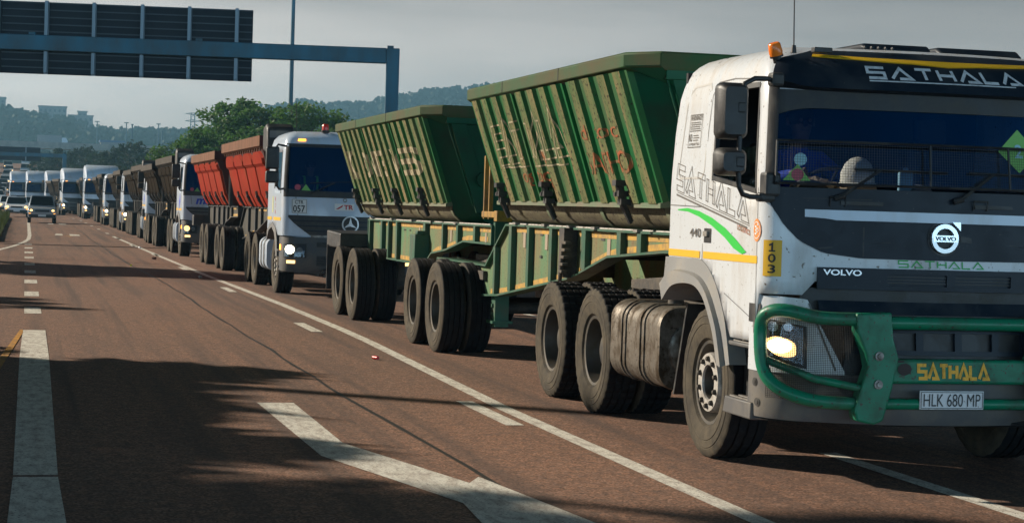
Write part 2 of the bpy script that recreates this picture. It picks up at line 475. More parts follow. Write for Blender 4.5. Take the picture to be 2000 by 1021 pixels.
def subdiv(polys, step):
    """Cut polygons into strips along the first axis so that they follow a bowed surface."""
    out = []
    for p in polys:
        x0 = min(a for a, b in p); x1 = max(a for a, b in p)
        n = max(1, int((x1 - x0) / step + .999))
        for i in range(n):
            q = clip(p, x0 + (x1 - x0) * i / n, x0 + (x1 - x0) * (i + 1) / n)
            if len(q) > 2: out.append(q)
    return out
def clip(p, lo, hi):
    def half(p, v, s):
        o = []
        for i in range(len(p)):
            a, b = p[i], p[(i + 1) % len(p)]
            da, db = s * (a[0] - v), s * (b[0] - v)
            if da >= 0: o.append(a)
            if da * db < 0:
                t = da / (da - db); o.append((v, a[1] + (b[1] - a[1]) * t))
        return o
    return half(half(p, lo, 1), hi, -1) if p else p
def decal(mb, polys, fn, mi=0):
    for p in polys: mb.add([fn(a, b) for a, b in p], [list(range(len(p)))], mi)
    return mb

# ---- cab surface ---------------------------------------------------------
def lerp_tab(tab, z):
    if z <= tab[0][0]: return tab[0][1]
    for (a, u), (b, v) in zip(tab, tab[1:]):
        if z <= b: return u + (v - u) * (z - a) / (b - a)
    return tab[-1][1]
class Skin:
    """A cab or bumper skin: d = distance round the body from the front centre, z = height."""
    def __init__(s, w, f, yb, bow, rc):
        s.wt, s.ft, s.bt, s.bow, s.rc = w, f, yb, bow, rc
        s.w0 = w[0][1]; s.a = s.w0 - rc; s.q = rc * math.pi / 2
        s.ys = f[0][1] + bow + rc
        s.L = yb[0][1] - s.ys; s.dmax = s.a + s.q + s.L
    def P(s, d, z):
        w = lerp_tab(s.wt, z); f = lerp_tab(s.ft, z); yb = lerp_tab(s.bt, z)
        sg = -1 if d < 0 else 1; e = abs(d)
        if e <= s.a:
            t = e / s.a; return Vector((sg * t * (w - s.rc), f + s.bow * t * t, z))
        e -= s.a
        if e <= s.q:
            an = e / s.rc
            return Vector((sg * (w - s.rc + s.rc * math.sin(an)), f + s.bow + s.rc * (1 - math.cos(an)), z))
        e -= s.q; y0 = f + s.bow + s.rc
        return Vector((sg * w, y0 + e / s.L * (yb - y0), z))
    def N(s, d, z):
        h = .004
        t = s.P(d + h, z) - s.P(d - h, z); u = s.P(d, z + h) - s.P(d, z - h)
        n = t.cross(u)
        if n.length < 1e-9: return Vector((0, -1, 0))
        return n.normalized()
    def O(s, d, z, off):
        return s.P(d, z) + s.N(d, z) * off
    def dy(s, y): return s.a + s.q + (y - s.ys)          # |d| of a point y on the flank
    def ds(s, d0, d1, st=.07):
        """breakpoints from d0 to d1 that keep the corners round"""
        c = {d0, d1}
        for sg in (-1, 1):
            for i in range(9):
                e = sg * (s.a + s.q * i / 8)
                if d0 < e < d1: c.add(e)
        n = int((d1 - d0) / st) + 1
        for i in range(1, n):
            e = d0 + (d1 - d0) * i / n
            if min(abs(e - x) for x in c) > .02: c.add(e)
        return sorted(c)
    def patch(s, mb, d0, d1, zlo, zhi, off=.005, nz=4, mi=0, skirt=0, st=.07):
        lo = zlo if callable(zlo) else (lambda d: zlo); hi = zhi if callable(zhi) else (lambda d: zhi)
        of = off if callable(off) else (lambda d, z: off)
        D = s.ds(d0, d1, st)
        def fn(d, v):
            z = lo(d) + (hi(d) - lo(d)) * v; return s.O(d, z, of(d, z))
        vv = [i / nz for i in range(nz + 1)]
        mb.grid(fn, D, vv, mi)
        if skirt:
            def sk(d, v):
                z = lo(d) + (hi(d) - lo(d)) * v; return s.O(d, z, of(d, z) - skirt)
            for e in (0, 1): mb.add([fn(d, e) for d in D] + [sk(d, e) for d in D], [(i, i + 1, len(D) + i + 1, len(D) + i) for i in range(len(D) - 1)], mi)
            for d in (D[0], D[-1]): mb.add([fn(d, v) for v in vv] + [sk(d, v) for v in vv], [(i, i + 1, nz + 2 + i, nz + 1 + i) for i in range(nz)], mi)
        return mb
    def shell(s, mb, zs, zlo, holes, mi=0):
        """zs: heights; zlo(d): lower edge; holes: list of (d0, d1, zlo(d), zhi(d)) left open"""
        cuts = sorted({x for h in holes for x in h[:2]})
        D = s.ds(-s.dmax, s.dmax, .08)
        D = sorted(set(D) | set(cuts))
        top = zs[-1]
        def col(d, z0, z1):
            k = [z0] + [z for z in zs if z0 + 1e-4 < z < z1 - 1e-4] + [z1]; return k
        for a, b in zip(D, D[1:]):
            if b - a < 1e-6: continue
            m = (a + b) / 2; hs = [h for h in holes if h[0] <= m <= h[1]]
            bounds = [(zlo, 'z')]
            spans = []
            if not hs: spans = [(zlo, lambda d: top)]
            else:
                h = hs[0]; spans = [(zlo, h[2]), (h[3], lambda d: top)]
            for lo, hi in spans:
                inner = [z for z in zs if max(lo(a), lo(b)) + .002 < z < min(hi(a), hi(b)) - .002]
                za = [lo(a)] + inner + [hi(a)]; zb = [lo(b)] + inner + [hi(b)]
                n = len(za)
                mb.add([s.P(a, z) for z in za] + [s.P(b, z) for z in zb],
                       [(i, n + i, n + i + 1, i + 1) for i in range(n - 1)], mi)
        # rear wall and roof
        L, Rr = -s.dmax, s.dmax
        zz = sorted({zlo(L), *[z for z in zs if z > zlo(L)]})
        mb.add([s.P(L, z) for z in zz] + [s.P(Rr, z) for z in zz], [(i, i + 1, len(zz) + i + 1, len(zz) + i) for i in range(len(zz) - 1)], mi)
        c = [s.P(d, top) for d in D]
        mid = Vector((0, (c[0].y + c[len(c) // 2].y) / 2, top + .03))
        mb.add(c + [mid], [(i, i + 1, len(c)) for i in range(len(c) - 1)] + [(len(c) - 1, 0, len(c))], mi)
        return mb

# ---- wheels --------------------------------------------------------------
TR = .53
def tyre_mesh(name, wd, lugs, n=60):
    h = wd / 2
    half = [(.292, -h * .72), (.315, -h * .92), (.36, -h * 1.0), (.405, -h * 1.03), (.41, -h * 1.0), (.415, -h * 1.03), (.46, -h * 1.02), (.465, -h * .985), (.47, -h * 1.01),
            (.505, -h * .95), (TR - .006, -h * .88)]
    tread = [(TR, -h * .82), (TR, -h * .5), (TR - .014, -h * .47), (TR - .014, -h * .42), (TR, -h * .39), (TR, -h * .06), (TR - .014, -h * .03)]
    prof = half + tread + [(r, -x) for r, x in tread[::-1]] + [(r, -x) for r, x in half[::-1]]
    nh = len(half); nt = len(tread) * 2
    mis = [0] * (nh - 1) + [1] * (nt + 1) + [0] * (nh - 1)
    def mod(k, q, r):
        if lugs and nh - 2 <= q <= nh + nt + 1 and k % 3 == 0: return r - (.014 if lugs == 2 else .006)
        return r
    return MB().lathe(prof, n, 'x', mis=mis, mod=mod).mesh(name, [SIDEW, TREAD], 28)
TYRE_ST = tyre_mesh('tyre', .31, 1, 72)
TYRE_DR = tyre_mesh('tyre', .285, 2, 108)
TYRE_TR = tyre_mesh('tyre', .285, 0, 60)
def rim_dual():
    b = MB(); h = .142
    b.lathe([(.300, -h * .70), (.296, -h * .80), (.272, -h * .76), (.262, -.03), (.252, .06), (.235, .075), (.17, .06), (.145, .02), (.14, -.02), (.10, -.035), (0, -.035)], 40)
    for k in range(10):
        a = 2 * math.pi * k / 10
        b.lathe([(.017, .06), (.017, .03), (0, .03)], 6, c=(0, .195 * math.cos(a), .195 * math.sin(a)))
    return b.mesh('rim', [RIMD], 40)
def rim_steer(nuts=False):
    b = MB(); h = .155
    b.lathe([(.300, -h * .70), (.298, -h * .80), (.276, -h * .78), (.262, -.05), (.255, .03), (.225, .03), (.215, -.06), (.212, -.115)], 40, mis=[0, 0, 0, 0, 0, 0, 1])
    b.lathe([(.212, -.115), (.205, -.135), (.125, -.135), (.118, -.12), (.115, -.02), (.09, -.015), (.085, -.055), (0, -.06)], 40, mis=[1, 1, 1, 0, 0, 0, 0])
    if nuts:
        for k in range(10):
            a = 2 * math.pi * k / 10; b.lathe([(.021, -.134), (.019, -.146), (.015, -.158), (0, -.162)], 6, c=(0, .167 * math.cos(a), .167 * math.sin(a)))
    return b.mesh('rim', [RIMD, RIMS], 40)
def nuts_steer(ks, b=None):
    b = b or MB()
    for k in ks:
        a = 2 * math.pi * k / 10
        b.lathe([(.021, -.134), (.019, -.146), (.015, -.158), (.008, -.162), (0, -.162)], 8, c=(0, .167 * math.cos(a), .167 * math.sin(a)))
    return b.mesh('lug_nut', [GRIMY], 40)
RIM_D, RIM_S, NUTS = rim_dual(), rim_steer(), [nuts_steer([k]) for k in range(10)]
RIM_SN = rim_steer(True)
def wheel(parent, kind, y, side=-1, z=TR):
    rz = 0 if side < 0 else math.pi
    if kind.startswith('steer'):
        w = put('wheel', RIM_S if kind == 'steer_near' else RIM_SN, parent, (side * 1.055, y, z), (random.random() * 6, 0, rz))
        put('tyre', TYRE_ST, w)
        if kind == 'steer_near':
            for nm in NUTS: put('lug_nut', nm, w)
    else:
        t = TYRE_DR if kind == 'drive' else TYRE_TR
        w = put('wheel', RIM_D, parent, (side * 1.068, y, z), (random.random() * 6, 0, rz))
        put('tyre', t, w)
        put('tyre', t, w, (.325, 0, 0))
    return w
# ================================================================== lead tractor (front axle at local y=0, faces -y)
def frame_and_running_gear(root, tank_y0, tank_y1, y1, y2, muddy=True, rail0=.3):
    b = MB()
    for s in (-1, 1):
        b.box(s * .42 - .04, s * .42 + .04, rail0, y2 + .75, .74, .98)
        b.box(s * .75 - .05, s * .75 + .05, y1 - .25, y2 + .25, .50, .62)
    for y in (.9, 1.7, 2.4, (y1 + y2) / 2, y2 + .6): b.box(-.42, .42, y - .06, y + .06, .76, .94)
    for y in (0, y1, y2):
        b.tube([(-.95, y, TR), (.95, y, TR)], .075, 10)
        b.lathe([(0, -.16), (.15, -.14), (.2, 0), (.15, .14), (0, .16)], 16, c=(0, y, TR))
    b.tube([(0, .3, .75), (0, y1, .6)], .06, 8)
    b.box(-.5, .5, -1.1, .7, .62, .95)
    b.build('frame', GRIMY, root, 40)
    f = MB()
    yc = (y1 + y2) / 2 - .05
    f.prism([(yc - .45, 1.08), (yc + .35, 1.08), (yc + .62, 1.00), (yc + .62, .97), (yc - .45, 1.0)], 'x', -.48, .48)
    f.prism([(yc - .35, .98), (yc + .3, .98), (yc + .18, 1.04), (yc - .2, 1.04)], 'x', -.5, .5)
    for x in (-.5, .42): f.prism([(y1 - 1.05, 1.16), (y1 - .8, 1.22), (y2 - .2, 1.10), (y2 - .2, 1.02), (y1 - 1.05, 1.02)], 'x', x, x + .08)
    f.build('fifth_wheel', GRIMY, root, 30, bevel=.006)
    # fuel tank
    def rr(x0, x1, z0, z1, r, y, n=6):
        out = []
        for cx, cz, a0 in ((x1 - r, z1 - r, 0), (x0 + r, z1 - r, 90), (x0 + r, z0 + r, 180), (x1 - r, z0 + r, 270)):
            for i in range(n + 1):
                a = R(a0 + 90 * i / n); out.append((cx + r * math.cos(a), y, cz + r * math.sin(a)))
        return out
    for s in (-1, 1):
        X = sorted((s * .62, s * 1.225))
        t = MB().loft([rr(X[0], X[1], .38, 1.0, .15, tank_y0), rr(X[0] - .008, X[1] + .008, .372, 1.008, .16, tank_y0 + .03), rr(X[0] - .008, X[1] + .008, .372, 1.008, .16, tank_y0 + .07), rr(X[0], X[1], .38, 1.0, .15, tank_y0 + .09),
                       rr(X[0], X[1], .38, 1.0, .15, tank_y1 - .1), rr(X[0] - .008, X[1] + .008, .372, 1.008, .16, tank_y1 - .08), rr(X[0] - .008, X[1] + .008, .372, 1.008, .16, tank_y1 - .03), rr(X[0], X[1], .38, 1.0, .15, tank_y1)])
        o = t.build('fuel_tank', TANKM if muddy else WHITE2, root, 40)
        bd = MB()
        for k in (.28, .36, .66, .74):
            y = tank_y0 + (tank_y1 - tank_y0) * k
            bd.loft([rr(X[0] - .012, X[1] + .012, .368, 1.012, .16, y), rr(X[0] - .012, X[1] + .012, .368, 1.012, .16, y + .028)])
        bd.build('tank_strap', TANKM if muddy else STEEL, o, 40)
        cp = MB().lathe([(0, .06), (.06, .06), (.065, .0)], 16, 'z', (s * .95, tank_y0 + .45, 1.0))
        cp.build('filler_cap', GRIMY, o, 40)
        ep = MB().lathe([(0, -.02), (.20, -.02), (.215, -.008), (.22, .0)], 28, 'y', (s * .94, tank_y0 - .003, .68))
        ep.add([(s * .94 - .03, tank_y0 - .03, .62), (s * .94 + .03, tank_y0 - .03, .62), (s * .94 + .03, tank_y0 - .03, .68), (s * .94 - .03, tank_y0 - .03, .68)], [(0, 1, 2, 3)])
        ep.build('tank_end_plate', TANKM if muddy else WHITE2, o, 40)

def seat(root, x, y, z=1.62, m=DARK):
    b = MB()
    b.box(x - .24, x + .24, y - .25, y + .25, z - .14, z)
    b.prism([(y + .18, z - .02), (y + .30, z - .02), (y + .42, z + .62), (y + .30, z + .62)], 'x', x - .24, x + .24)
    b.prism([(y + .32, z + .66), (y + .41, z + .66), (y + .43, z + .86), (y + .34, z + .86)], 'x', x - .13, x + .13)
    return b.build('seat', m, root, 40, bevel=.04, seg=3)
def steering_wheel(root, x, y, z, r=.22):
    b = MB(); ax = Vector((0, .55, .83)).normalized(); u = Vector((1, 0, 0)); v = ax.cross(u)
    c = Vector((x, y, z))
    b.tube([c + (u * math.cos(a) + v * math.sin(a)) * r for a in [2 * math.pi * i / 28 for i in range(28)]], .014, 7, closed=True)
    for a in (R(20), R(160), R(270)): b.tube([c - ax * .04, c + (u * math.cos(a) + v * math.sin(a)) * r], .012, 6)
    b.tube([c - ax * .04, c - ax * .4], .03, 8)
    return b.build('steering_wheel', BLACKP, root, 50)

def fmx():
    root = empty('tractor_truck')
    S = Skin([(1.2, 1.24), (1.95, 1.24), (2.55, 1.20), (2.65, 1.178), (2.70, 1.162), (2.75, 1.137), (2.79, 1.10), (2.825, 1.048), (2.85, .97)],
             [(1.2, -1.28), (1.6, -1.28), (1.9, -1.26), (2.55, -1.17), (2.70, -1.10), (2.79, -1.0), (2.85, -.86)],
             [(1.2, .80), (2.3, .80), (2.6, .755), (2.70, .715), (2.75, .687), (2.79, .65), (2.825, .60), (2.85, .52)], .13, .14)
    wd = 1.19
    def ey(d): return S.ys + abs(d) - S.a - S.q
    def zlo(d):
        if abs(d) < S.a + S.q: return 1.30 if abs(d) < .94 else 1.21
        y = ey(d)
        return lerp_tab([(-1.02, 1.21), (-1.0, .89), (-.52, .89), (-.42, 1.04), (-.2, 1.265), (.05, 1.39), (.9, 1.39)], y)
    sill = lambda d: 1.87 + .11 * (ey(d) + 1.05)
    holes = [(-wd, wd, lambda d: 1.90, lambda d: 2.54)]
    for s in (-1, 1):
        e = sorted((s * S.dy(-.955), s * S.dy(-.11)))
        holes.append((e[0], e[1], sill, lambda d: 2.575))
    zs = [.95, 1.05, 1.2, 1.3, 1.4, 1.5, 1.6, 1.75, 1.9, 2.0, 2.15, 2.3, 2.45, 2.55, 2.63, 2.70, 2.75, 2.79, 2.825, 2.85]
    cab = S.shell(MB(), zs, zlo, holes).build('cab', WHITE, root, 32, weld=True)
    sd = cab.modifiers.new('thickness', 'SOLIDIFY'); sd.thickness = .03; sd.offset = -1
    # glass
    S.patch(MB(), -wd, wd, 1.89, 2.55, -.008, 6).build('windscreen', WSG, root, 60, weld=True)
    for s in (-1, 1):
        e = sorted((s * S.dy(-.955), s * S.dy(-.11)))
        S.patch(MB(), e[0], e[1], sill, 2.17, -.012, 3).build('door_glass', SIDEG, root, 60, weld=True)
    fr = MB()
    for s in (-1, 1):
        d0, d1 = sorted((s * (wd - .015), s * (wd + .06)))
        S.patch(fr, d0, d1, 1.86, 2.56, .004, 6, skirt=.02)
        y0, y1 = -.955, -.11
        for (a, b, c, d) in ((y0 - .012, y0 + .012, 1.86, 2.59), (y1 - .015, y1 + .015, 1.95, 2.59)):
            e = sorted((s * S.dy(a), s * S.dy(b))); S.patch(fr, e[0], e[1], c, d, .004, 4, skirt=.03)
        e = sorted((s * S.dy(y0), s * S.dy(y1)))
        S.patch(fr, e[0], e[1], lambda d: sill(d) - .02, lambda d: sill(d) + .012, .005, 1, skirt=.03)
        S.patch(fr, e[0], e[1], 2.565, 2.60, .004, 1, skirt=.03)
    S.patch(fr, -wd, wd, lambda d: 2.425 + .0 * d - .05 * max(0, (abs(d) - .95) / .24) ** 2, 2.545, .003, 2, st=.05)
    fr.build('window_seal', BLACKP, root, 40)
    # sun visor over the windscreen
    def vo(d, z): return lerp_tab([(2.52, .115), (2.60, .09), (2.72, .045), (2.80, .012)], z)
    vb = S.patch(MB(), -1.20, 1.20, lambda d: 2.535 + .02 * (abs(d) / 1.2) ** 4, lambda d: 2.815 - .10 * max(0, abs(d) - 1.0) / .2, vo, 6, skirt=.10)
    vis = vb.build('sun_visor', NAVY, root, 40)
    yl = S.patch(MB(), -.98, .98, lambda d: 2.712 + .03 * (abs(d) / .98) ** 2 - .014 * (1 - abs(d) / .98), lambda d: 2.738 + .03 * (abs(d) / .98) ** 2, lambda d, z: vo(d, z) + .006, 1, skirt=.01)
    yl.build('visor_trim_strip', YEL, vis, 40)
    lg = logo_polys('SATHALA', 1.12, .085, .26, -.1, .36)
    vt = MB(); decal(vt, subdiv(shift(lg, -.60, 2.592), .1), lambda a, b: S.O(a, b, vo(a, b) + .006))
    decal(vt, subdiv(rect(-.60, .46, 2.563, 2.573), .1), lambda a, b: S.O(a, b, vo(a, b) + .006))
    vt.build('lettering', TXTW, vis, 0)
    rd = MB(); decal(rd, disc(.035, c=(.60, 2.62)), lambda a, b: S.O(a, b, vo(a, b) + .006)); rd.build('round_emblem', TXTR, vis, 0)
    # dark mask under the windscreen
    def mlo(d):
        return lerp_tab([(0, 1.455), (.62, 1.458), (.86, 1.485), (1.02, 1.56), (1.12, 1.66), (1.20, 1.78), (1.24, 1.86)], abs(d))
    mask = S.patch(MB(), -1.235, 1.235, mlo, 1.905, .010, 8, skirt=.012, st=.04).build('front_panel', NAVY, root, 30)
    ln = MB()
    for s in (-1, 1):
        e = sorted((s * .60, s * .61)); S.patch(ln, e[0], e[1], 1.47, 1.66, .012, 1)
        e = sorted((s * .55, s * 1.0)); S.patch(ln, e[0], e[1], 1.835, 1.84, .012, 1)
        decal(ln, [[(s * .06, 1.62), (s * .5, 1.56), (s * .9, 1.52), (s * .9, 1.51), (s * .5, 1.54), (s * .06, 1.58)]], lambda a, b: S.O(a, b, .013))
    ln.build('panel_seam', BLACKP, mask, 0)
    hb = MB()
    for x in (-.62, .30, .75): S.patch(hb, x - .14, x + .14, 1.80, 1.825, .022, 1, skirt=.014)
    for x in (-.78, .2): hb.tube([S.O(x - .05, 1.79, .015), S.O(x - .05, 1.85, .03), S.O(x + .05, 1.85, .03), S.O(x + .05, 1.79, .015)], .006, 6)
    hb.build('hand_hold', BLACKP, mask, 40)
    ws = S.patch(MB(), -.99, .99, lambda d: 1.70 + .085 * max(0, abs(d) - .80) ** .5 * .45, lambda d: 1.765, .018, 1, skirt=.01)
    ws.build('white_trim_strip', WHITE2, mask, 40)
    bx, bz = -.06, 1.60
    fb = MB(); decal(fb, ring(.066, .094, 40, (bx, bz)), lambda a, b: S.O(a, b, .04))
    for i in range(40):
        a, b = 2 * math.pi * i / 40, 2 * math.pi * (i + 1) / 40
        for rr_ in (.066, .094):
            fb.add([S.O(bx + rr_ * math.cos(q), bz + rr_ * math.sin(q), o) for q, o in ((a, .04), (b, .04), (b, .012), (a, .012))], [(0, 1, 2, 3)])
    decal(fb, [[(bx + .05, bz + .108), (bx + .108, bz + .108), (bx + .108, bz + .05), (bx + .092, bz + .068), (bx + .068, bz + .088)]], lambda a, b: S.O(a, b, .041))
    decal(fb, rect(bx - .085, bx + .085, bz - .020, bz + .020), lambda a, b: S.O(a, b, .043))
    emb = fb.build('round_badge', CHROME, mask, 30)
    dk = MB(); decal(dk, disc(.115, 36, (bx, bz)), lambda a, b: S.O(a, b, .014)); dk.build('badge_backing', BLACKP, emb, 0)
    bt = MB(); decal(bt, shift(text_polys('VOLVO', .145, .024, .02), bx - .0725, bz - .012), lambda a, b: S.O(a, b, .046)); bt.build('lettering', TXTB, emb, 0)
    # white band lettering and grille
    gt = MB(); decal(gt, subdiv(shift(logo_polys('SATHALA', .60, .042, .19, -.1, .30), -.36, 1.408), .1), lambda a, b: S.O(a, b, .005)); gt.build('lettering', TXTG, cab, 0)
    gr = MB()
    for lo, hi, dd, off in ((1.36, 1.395, .90, .022), (1.255, 1.285, .90, .022)): S.patch(gr, -dd, dd, lo, hi, off, 1, skirt=.03)
    for d0, d1 in ((-.90, -.44), (-.03, .03), (.44, .90)): S.patch(gr, d0, d1, 1.285, 1.36, .022, 1, skirt=.03)
    S.patch(gr, -.9, .9, 1.255, 1.395, -.004 + .008, 2, 0)
    g = gr.build('upper_grille', NAVY, root, 40)
    for d0, d1 in ((-.44, -.03), (.03, .44)): pass
    sl = MB()
    for z in (1.30, 1.32, 1.34): S.patch(sl, -.44, .44, z, z + .008, .014, 1, skirt=.01)
    sl.build('grille_slat', BLACKP, g, 40)
    vt = MB(); decal(vt, subdiv(shift(text_polys('VOLVO', .25, .038, .025), -.865, 1.345), .1), lambda a, b: S.O(a, b, .028)); vt.build('lettering', CHROME, g, 0)
    bl = MB(); S.patch(bl, -1.0, 1.0, 1.06, 1.26, -.03, 2)
    bl.build('grille_gap', BLACKP, root, 40)
    # stickers on the corner and flank
    def flank(y0, z0, off=.004, s=-1):
        return lambda a, b: S.O(s * S.dy(y0 - a), z0 + b, off)
    q0 = -(S.a + .155)
    st = MB(); S.patch(st, q0, q0 + .125, 1.325, 1.56, .004, 2); stk = st.build('unit_number_sticker', YEL, cab, 40)
    tx = MB()
    for c, z in (('1', 1.485), ('0', 1.415), ('3', 1.345)):
        wd_ = .05
        gl_ = stroke([(.006, .040), (.026, .052), (.026, .008)], .012) + rect(.004, .046, .0, .009) if c == '1' else text_polys(c, wd_, .055, .015)
        decal(tx, shift(gl_, q0 + .0625 - wd_ / 2, z), lambda a, b: S.O(a, b, .007))
    tx.build('lettering', TXTB, stk, 0)
    t = MB(); decal(t, shear(logo_polys('SATHALA', 1.46, .155, .25, .05, .42, .0075), -.15), flank(.66, 1.905, .004))
    decal(t, shear(rect(.02, 1.5, -.036, -.030) + rect(.0, 1.46, -.060, -.046), -.15), flank(.66, 1.905, .004))
    t.build('outline_lettering', TXTGY, cab, 0)
    t = MB(); decal(t, shear(text_polys('LOGISTICS', .24, .035, .02), -.15), flank(-.62, 1.618, .004)); t.build('lettering', TXTO, cab, 0)
    up = [(.62, 1.745), (.40, 1.755), (.15, 1.735), (-.12, 1.69), (-.38, 1.625), (-.60, 1.55), (-.80, 1.47)]
    dn = [(.62, 1.738), (.40, 1.73), (.15, 1.695), (-.12, 1.635), (-.38, 1.56), (-.56, 1.49), (-.72, 1.455)]
    sw = MB()
    for i in range(6): decal(sw, [[up[i], up[i + 1], dn[i + 1], dn[i]]], lambda a, b: S.O(-S.dy(a), b, .004))
    sw.build('green_swoosh', BRIGHTG, cab, 0)
    om = MB(); oc = lambda o: (lambda a, b: S.O(-S.dy(-.985 - a), 1.62 + b, o))
    decal(om, disc(.062, 28, ry=.075), oc(.004)); o1 = om.build('round_sticker', ORANGE, cab, 0)
    om = MB(); decal(om, ring(.052, .057, 28), oc(.006)); decal(om, shift(text_polys('3', .036, .06, .02), -.032, -.03), oc(.006))
    for i in range(8):
        a0, a1 = R(-90 + 30 * i), R(-60 + 30 * i)
        decal(om, [[(.018 + .016 * math.cos(a), .0 + .016 * math.sin(a)) for a in (a0, a1)] + [(.018 + .009 * math.cos(a), .009 * math.sin(a)) for a in (a1, a0)]], oc(.006))
    decal(om, disc(.006, 10, (.02, .045)) + rect(.006, .034, .033, .037), oc(.006)); om.build('symbol', STKW, o1, 0)
    b = MB()
    for y0, y1 in ((.80, .115), (.045, -1.0)):
        decal(b, rect(0, y0 - y1, 0, .05), flank(y0, 1.402, .004))
    b.build('reflective_stripe', YEL, cab, 0)
    t = MB(); decal(t, text_polys('440', .23, .062, .01), flank(.335, 1.55, .006)); t.build('model_number', TXTGY, cab, 0)
    w = MB(); F = flank(.49, 2.19, .004)
    for p in (rect(0, .28, 0, .006), rect(0, .28, .234, .24), rect(0, .006, 0, .24), rect(.274, .28, 0, .24)): decal(w, p, F)
    decal(w, shift(text_polys('WARNING!!!', .26, .035, .03), .01, .197), F)
    decal(w, shift(text_polys('NO', .07, .055, .03), .012, .045), F)
    for k in range(5): decal(w, rect(.02 + .012 * (k % 2), .26 - .012 * (k % 3), .118 + k * .015, .124 + k * .015), F)
    for k in range(3): decal(w, rect(.11, .22 + .02 * (k % 2), .05 + k * .017, .056 + k * .017), F)
    decal(w, shift(text_polys('IS PERMITTED', .22, .018, .02), .03, .016), F)
    w.build('warning_notice', TXTGY, cab, 0)
    # seams, door, handle
    sm = MB()
    def seam(pts, th=.008, o=.003, closed=False):
        pts = pts + [pts[0]] if closed else pts
        decal(sm, stroke([(.0 - y, z) for y, z in pts], th), lambda a, b: S.O(-S.dy(-a), b, o))
    seam([(.07, 1.39), (.05, 2.3), (.03, 2.55), (-.05, 2.64), (-.4, 2.65), (-.99, 2.62)])
    seam([(.80, 1.775), (.06, 1.765)], .006)
    seam([(.42, 2.84), (.3, 2.80), (.24, 2.73)], .006)
    seam([(-1.0, .9), (-1.0, 1.9)], .006)
    seam([(-.40, 1.18), (-1.0, 1.02)], .005)
    sm.build('panel_seam', GREYP, cab, 0)
    pn = MB()
    rp = [(.12, 1.97), (.60, 1.97), (.645, 2.02), (.60, 2.5), (.55, 2.60), (.50, 2.63), (.14, 2.64), (.09, 2.60), (.08, 2.02)]
    decal(pn, stroke([(-y, z) for y, z in rp + [rp[0]]], .016), lambda a, b: S.O(-S.dy(-a), b, .002)); pn.build('locker_panel', mat('white_paint_groove', (.42, .41, .39), .6), cab, 0)
    dh = MB(); decal(dh, rect(0, .14, 0, .10), flank(.035, 1.515, .004))
    hd = dh.build('door_handle', BLACKP, cab, 0)
    dh = MB()
    for a0, a1, b0, b1 in ((.02, .10, .045, .08),):
        q = [S.O(-S.dy(.035 - a), 1.515 + b_, o) for o in (.004, .022) for a, b_ in ((a0, b0), (a1, b0), (a1, b1), (a0, b1))]
        dh.add(q, [(4, 5, 6, 7), (0, 1, 5, 4), (1, 2, 6, 5), (2, 3, 7, 6), (3, 0, 4, 7)])
    dh.build('latch', STEEL, hd, 0)
    # fender arches
    for s in (-1, 1):
        fe = MB()
        outer = [(.86, 1.39), (.45, 1.395), (.06, 1.385), (-.20, 1.262), (-.40, 1.05), (-.48, .90), (-.56, .70)]
        mid = [(.86, 1.20), (.62, 1.30), (.14, 1.29), (-.12, 1.20), (-.33, 1.01), (-.42, .87), (-.50, .69)]
        inn = [(.78, 1.07), (.55, 1.19), (.14, 1.215), (-.10, 1.14), (-.28, .97), (-.365, .85), (-.44, .69)]
        def sm(pts):
            out = []
            for i in range(len(pts) - 1):
                p0 = Vector(pts[max(i - 1, 0)]); p1 = Vector(pts[i]); p2 = Vector(pts[i + 1]); p3 = Vector(pts[min(i + 2, len(pts) - 1)])
                for k in range(5):
                    u = k / 5; out.append(.5 * ((2 * p1) + (p2 - p0) * u + (2 * p0 - 5 * p1 + 4 * p2 - p3) * u * u + (3 * p1 - p0 - 3 * p2 + p3) * u ** 3))
            return out + [Vector(pts[-1])]
        outer, mid, inn = sm(outer), sm(mid), sm(inn)
        X = lambda o: s * (1.245 + o)
        rings = [[(s * .95, y, z) for y, z in outer], [(X(0), y, z) for y, z in outer], [(X(.012), y, z) for y, z in mid],
                 [(X(.045), y, z - .012) for y, z in mid], [(X(.05), y, z) for y, z in inn], [(s * .95, y, z) for y, z in inn]]
        fe.loft(rings, 0, closed=False)
        fe.build('wheel_arch', mat('light_grey_plastic', (.21, .21, .205), .5, dirt=((.30, .26, .2), .36, 3, (1, 1, 1)), speck=((.1, .09, .08), 45, .68)), root, 28)
        MB().prism([(.60, 1.05), (.63, 1.05), (.88, .36), (.85, .36)], 'x', *sorted((s * .80, s * 1.15))).build('mudflap', BLACKP, root, 30)
        st = MB()
        st.box(*sorted((s * .8, s * 1.12)), -1.0, -.52, .40, .90)
        dk = st.build('step_well', BLACKP, root, 40)
        for z0, z1, o in ((.835, .865, 1.235), (.375, .49, 1.25)):
            e = MB(); e.prism([(-.99, z0), (-.99, z1), (-.50, z1), (-.46, z0)], 'x', *sorted((s * .95, s * o)))
            k = e.build('step', GREYP, dk, 40, bevel=.01)
            tr = MB()
            for j in range(3): tr.cbox((s * (o - .04 - j * .06), -.75, z1 + .004), (.028, .44, .010))
            tr.build('step_tread', STEEL, k, 0)
    # bumper, headlamps
    B = Skin([(.35, 1.235), (1.3, 1.235)], [(.36, -1.34), (.45, -1.38), (.72, -1.40), (1.2, -1.35)], [(.35, -.90)], .11, .32)
    dm = B.dmax
    bp = B.patch(MB(), -dm, dm, lambda d: .38 + .03 * (abs(d) / dm) ** 2, .705, 0, 5, skirt=.06, st=.1)
    bp.add([B.P(d, .39) for d in B.ds(-dm, dm, .1)] + [(1.1, -.8, .42), (-1.1, -.8, .42)], [list(range(len(B.ds(-dm, dm, .1)) + 2))])
    bmp = bp.build('bumper', GREYP, root, 35)
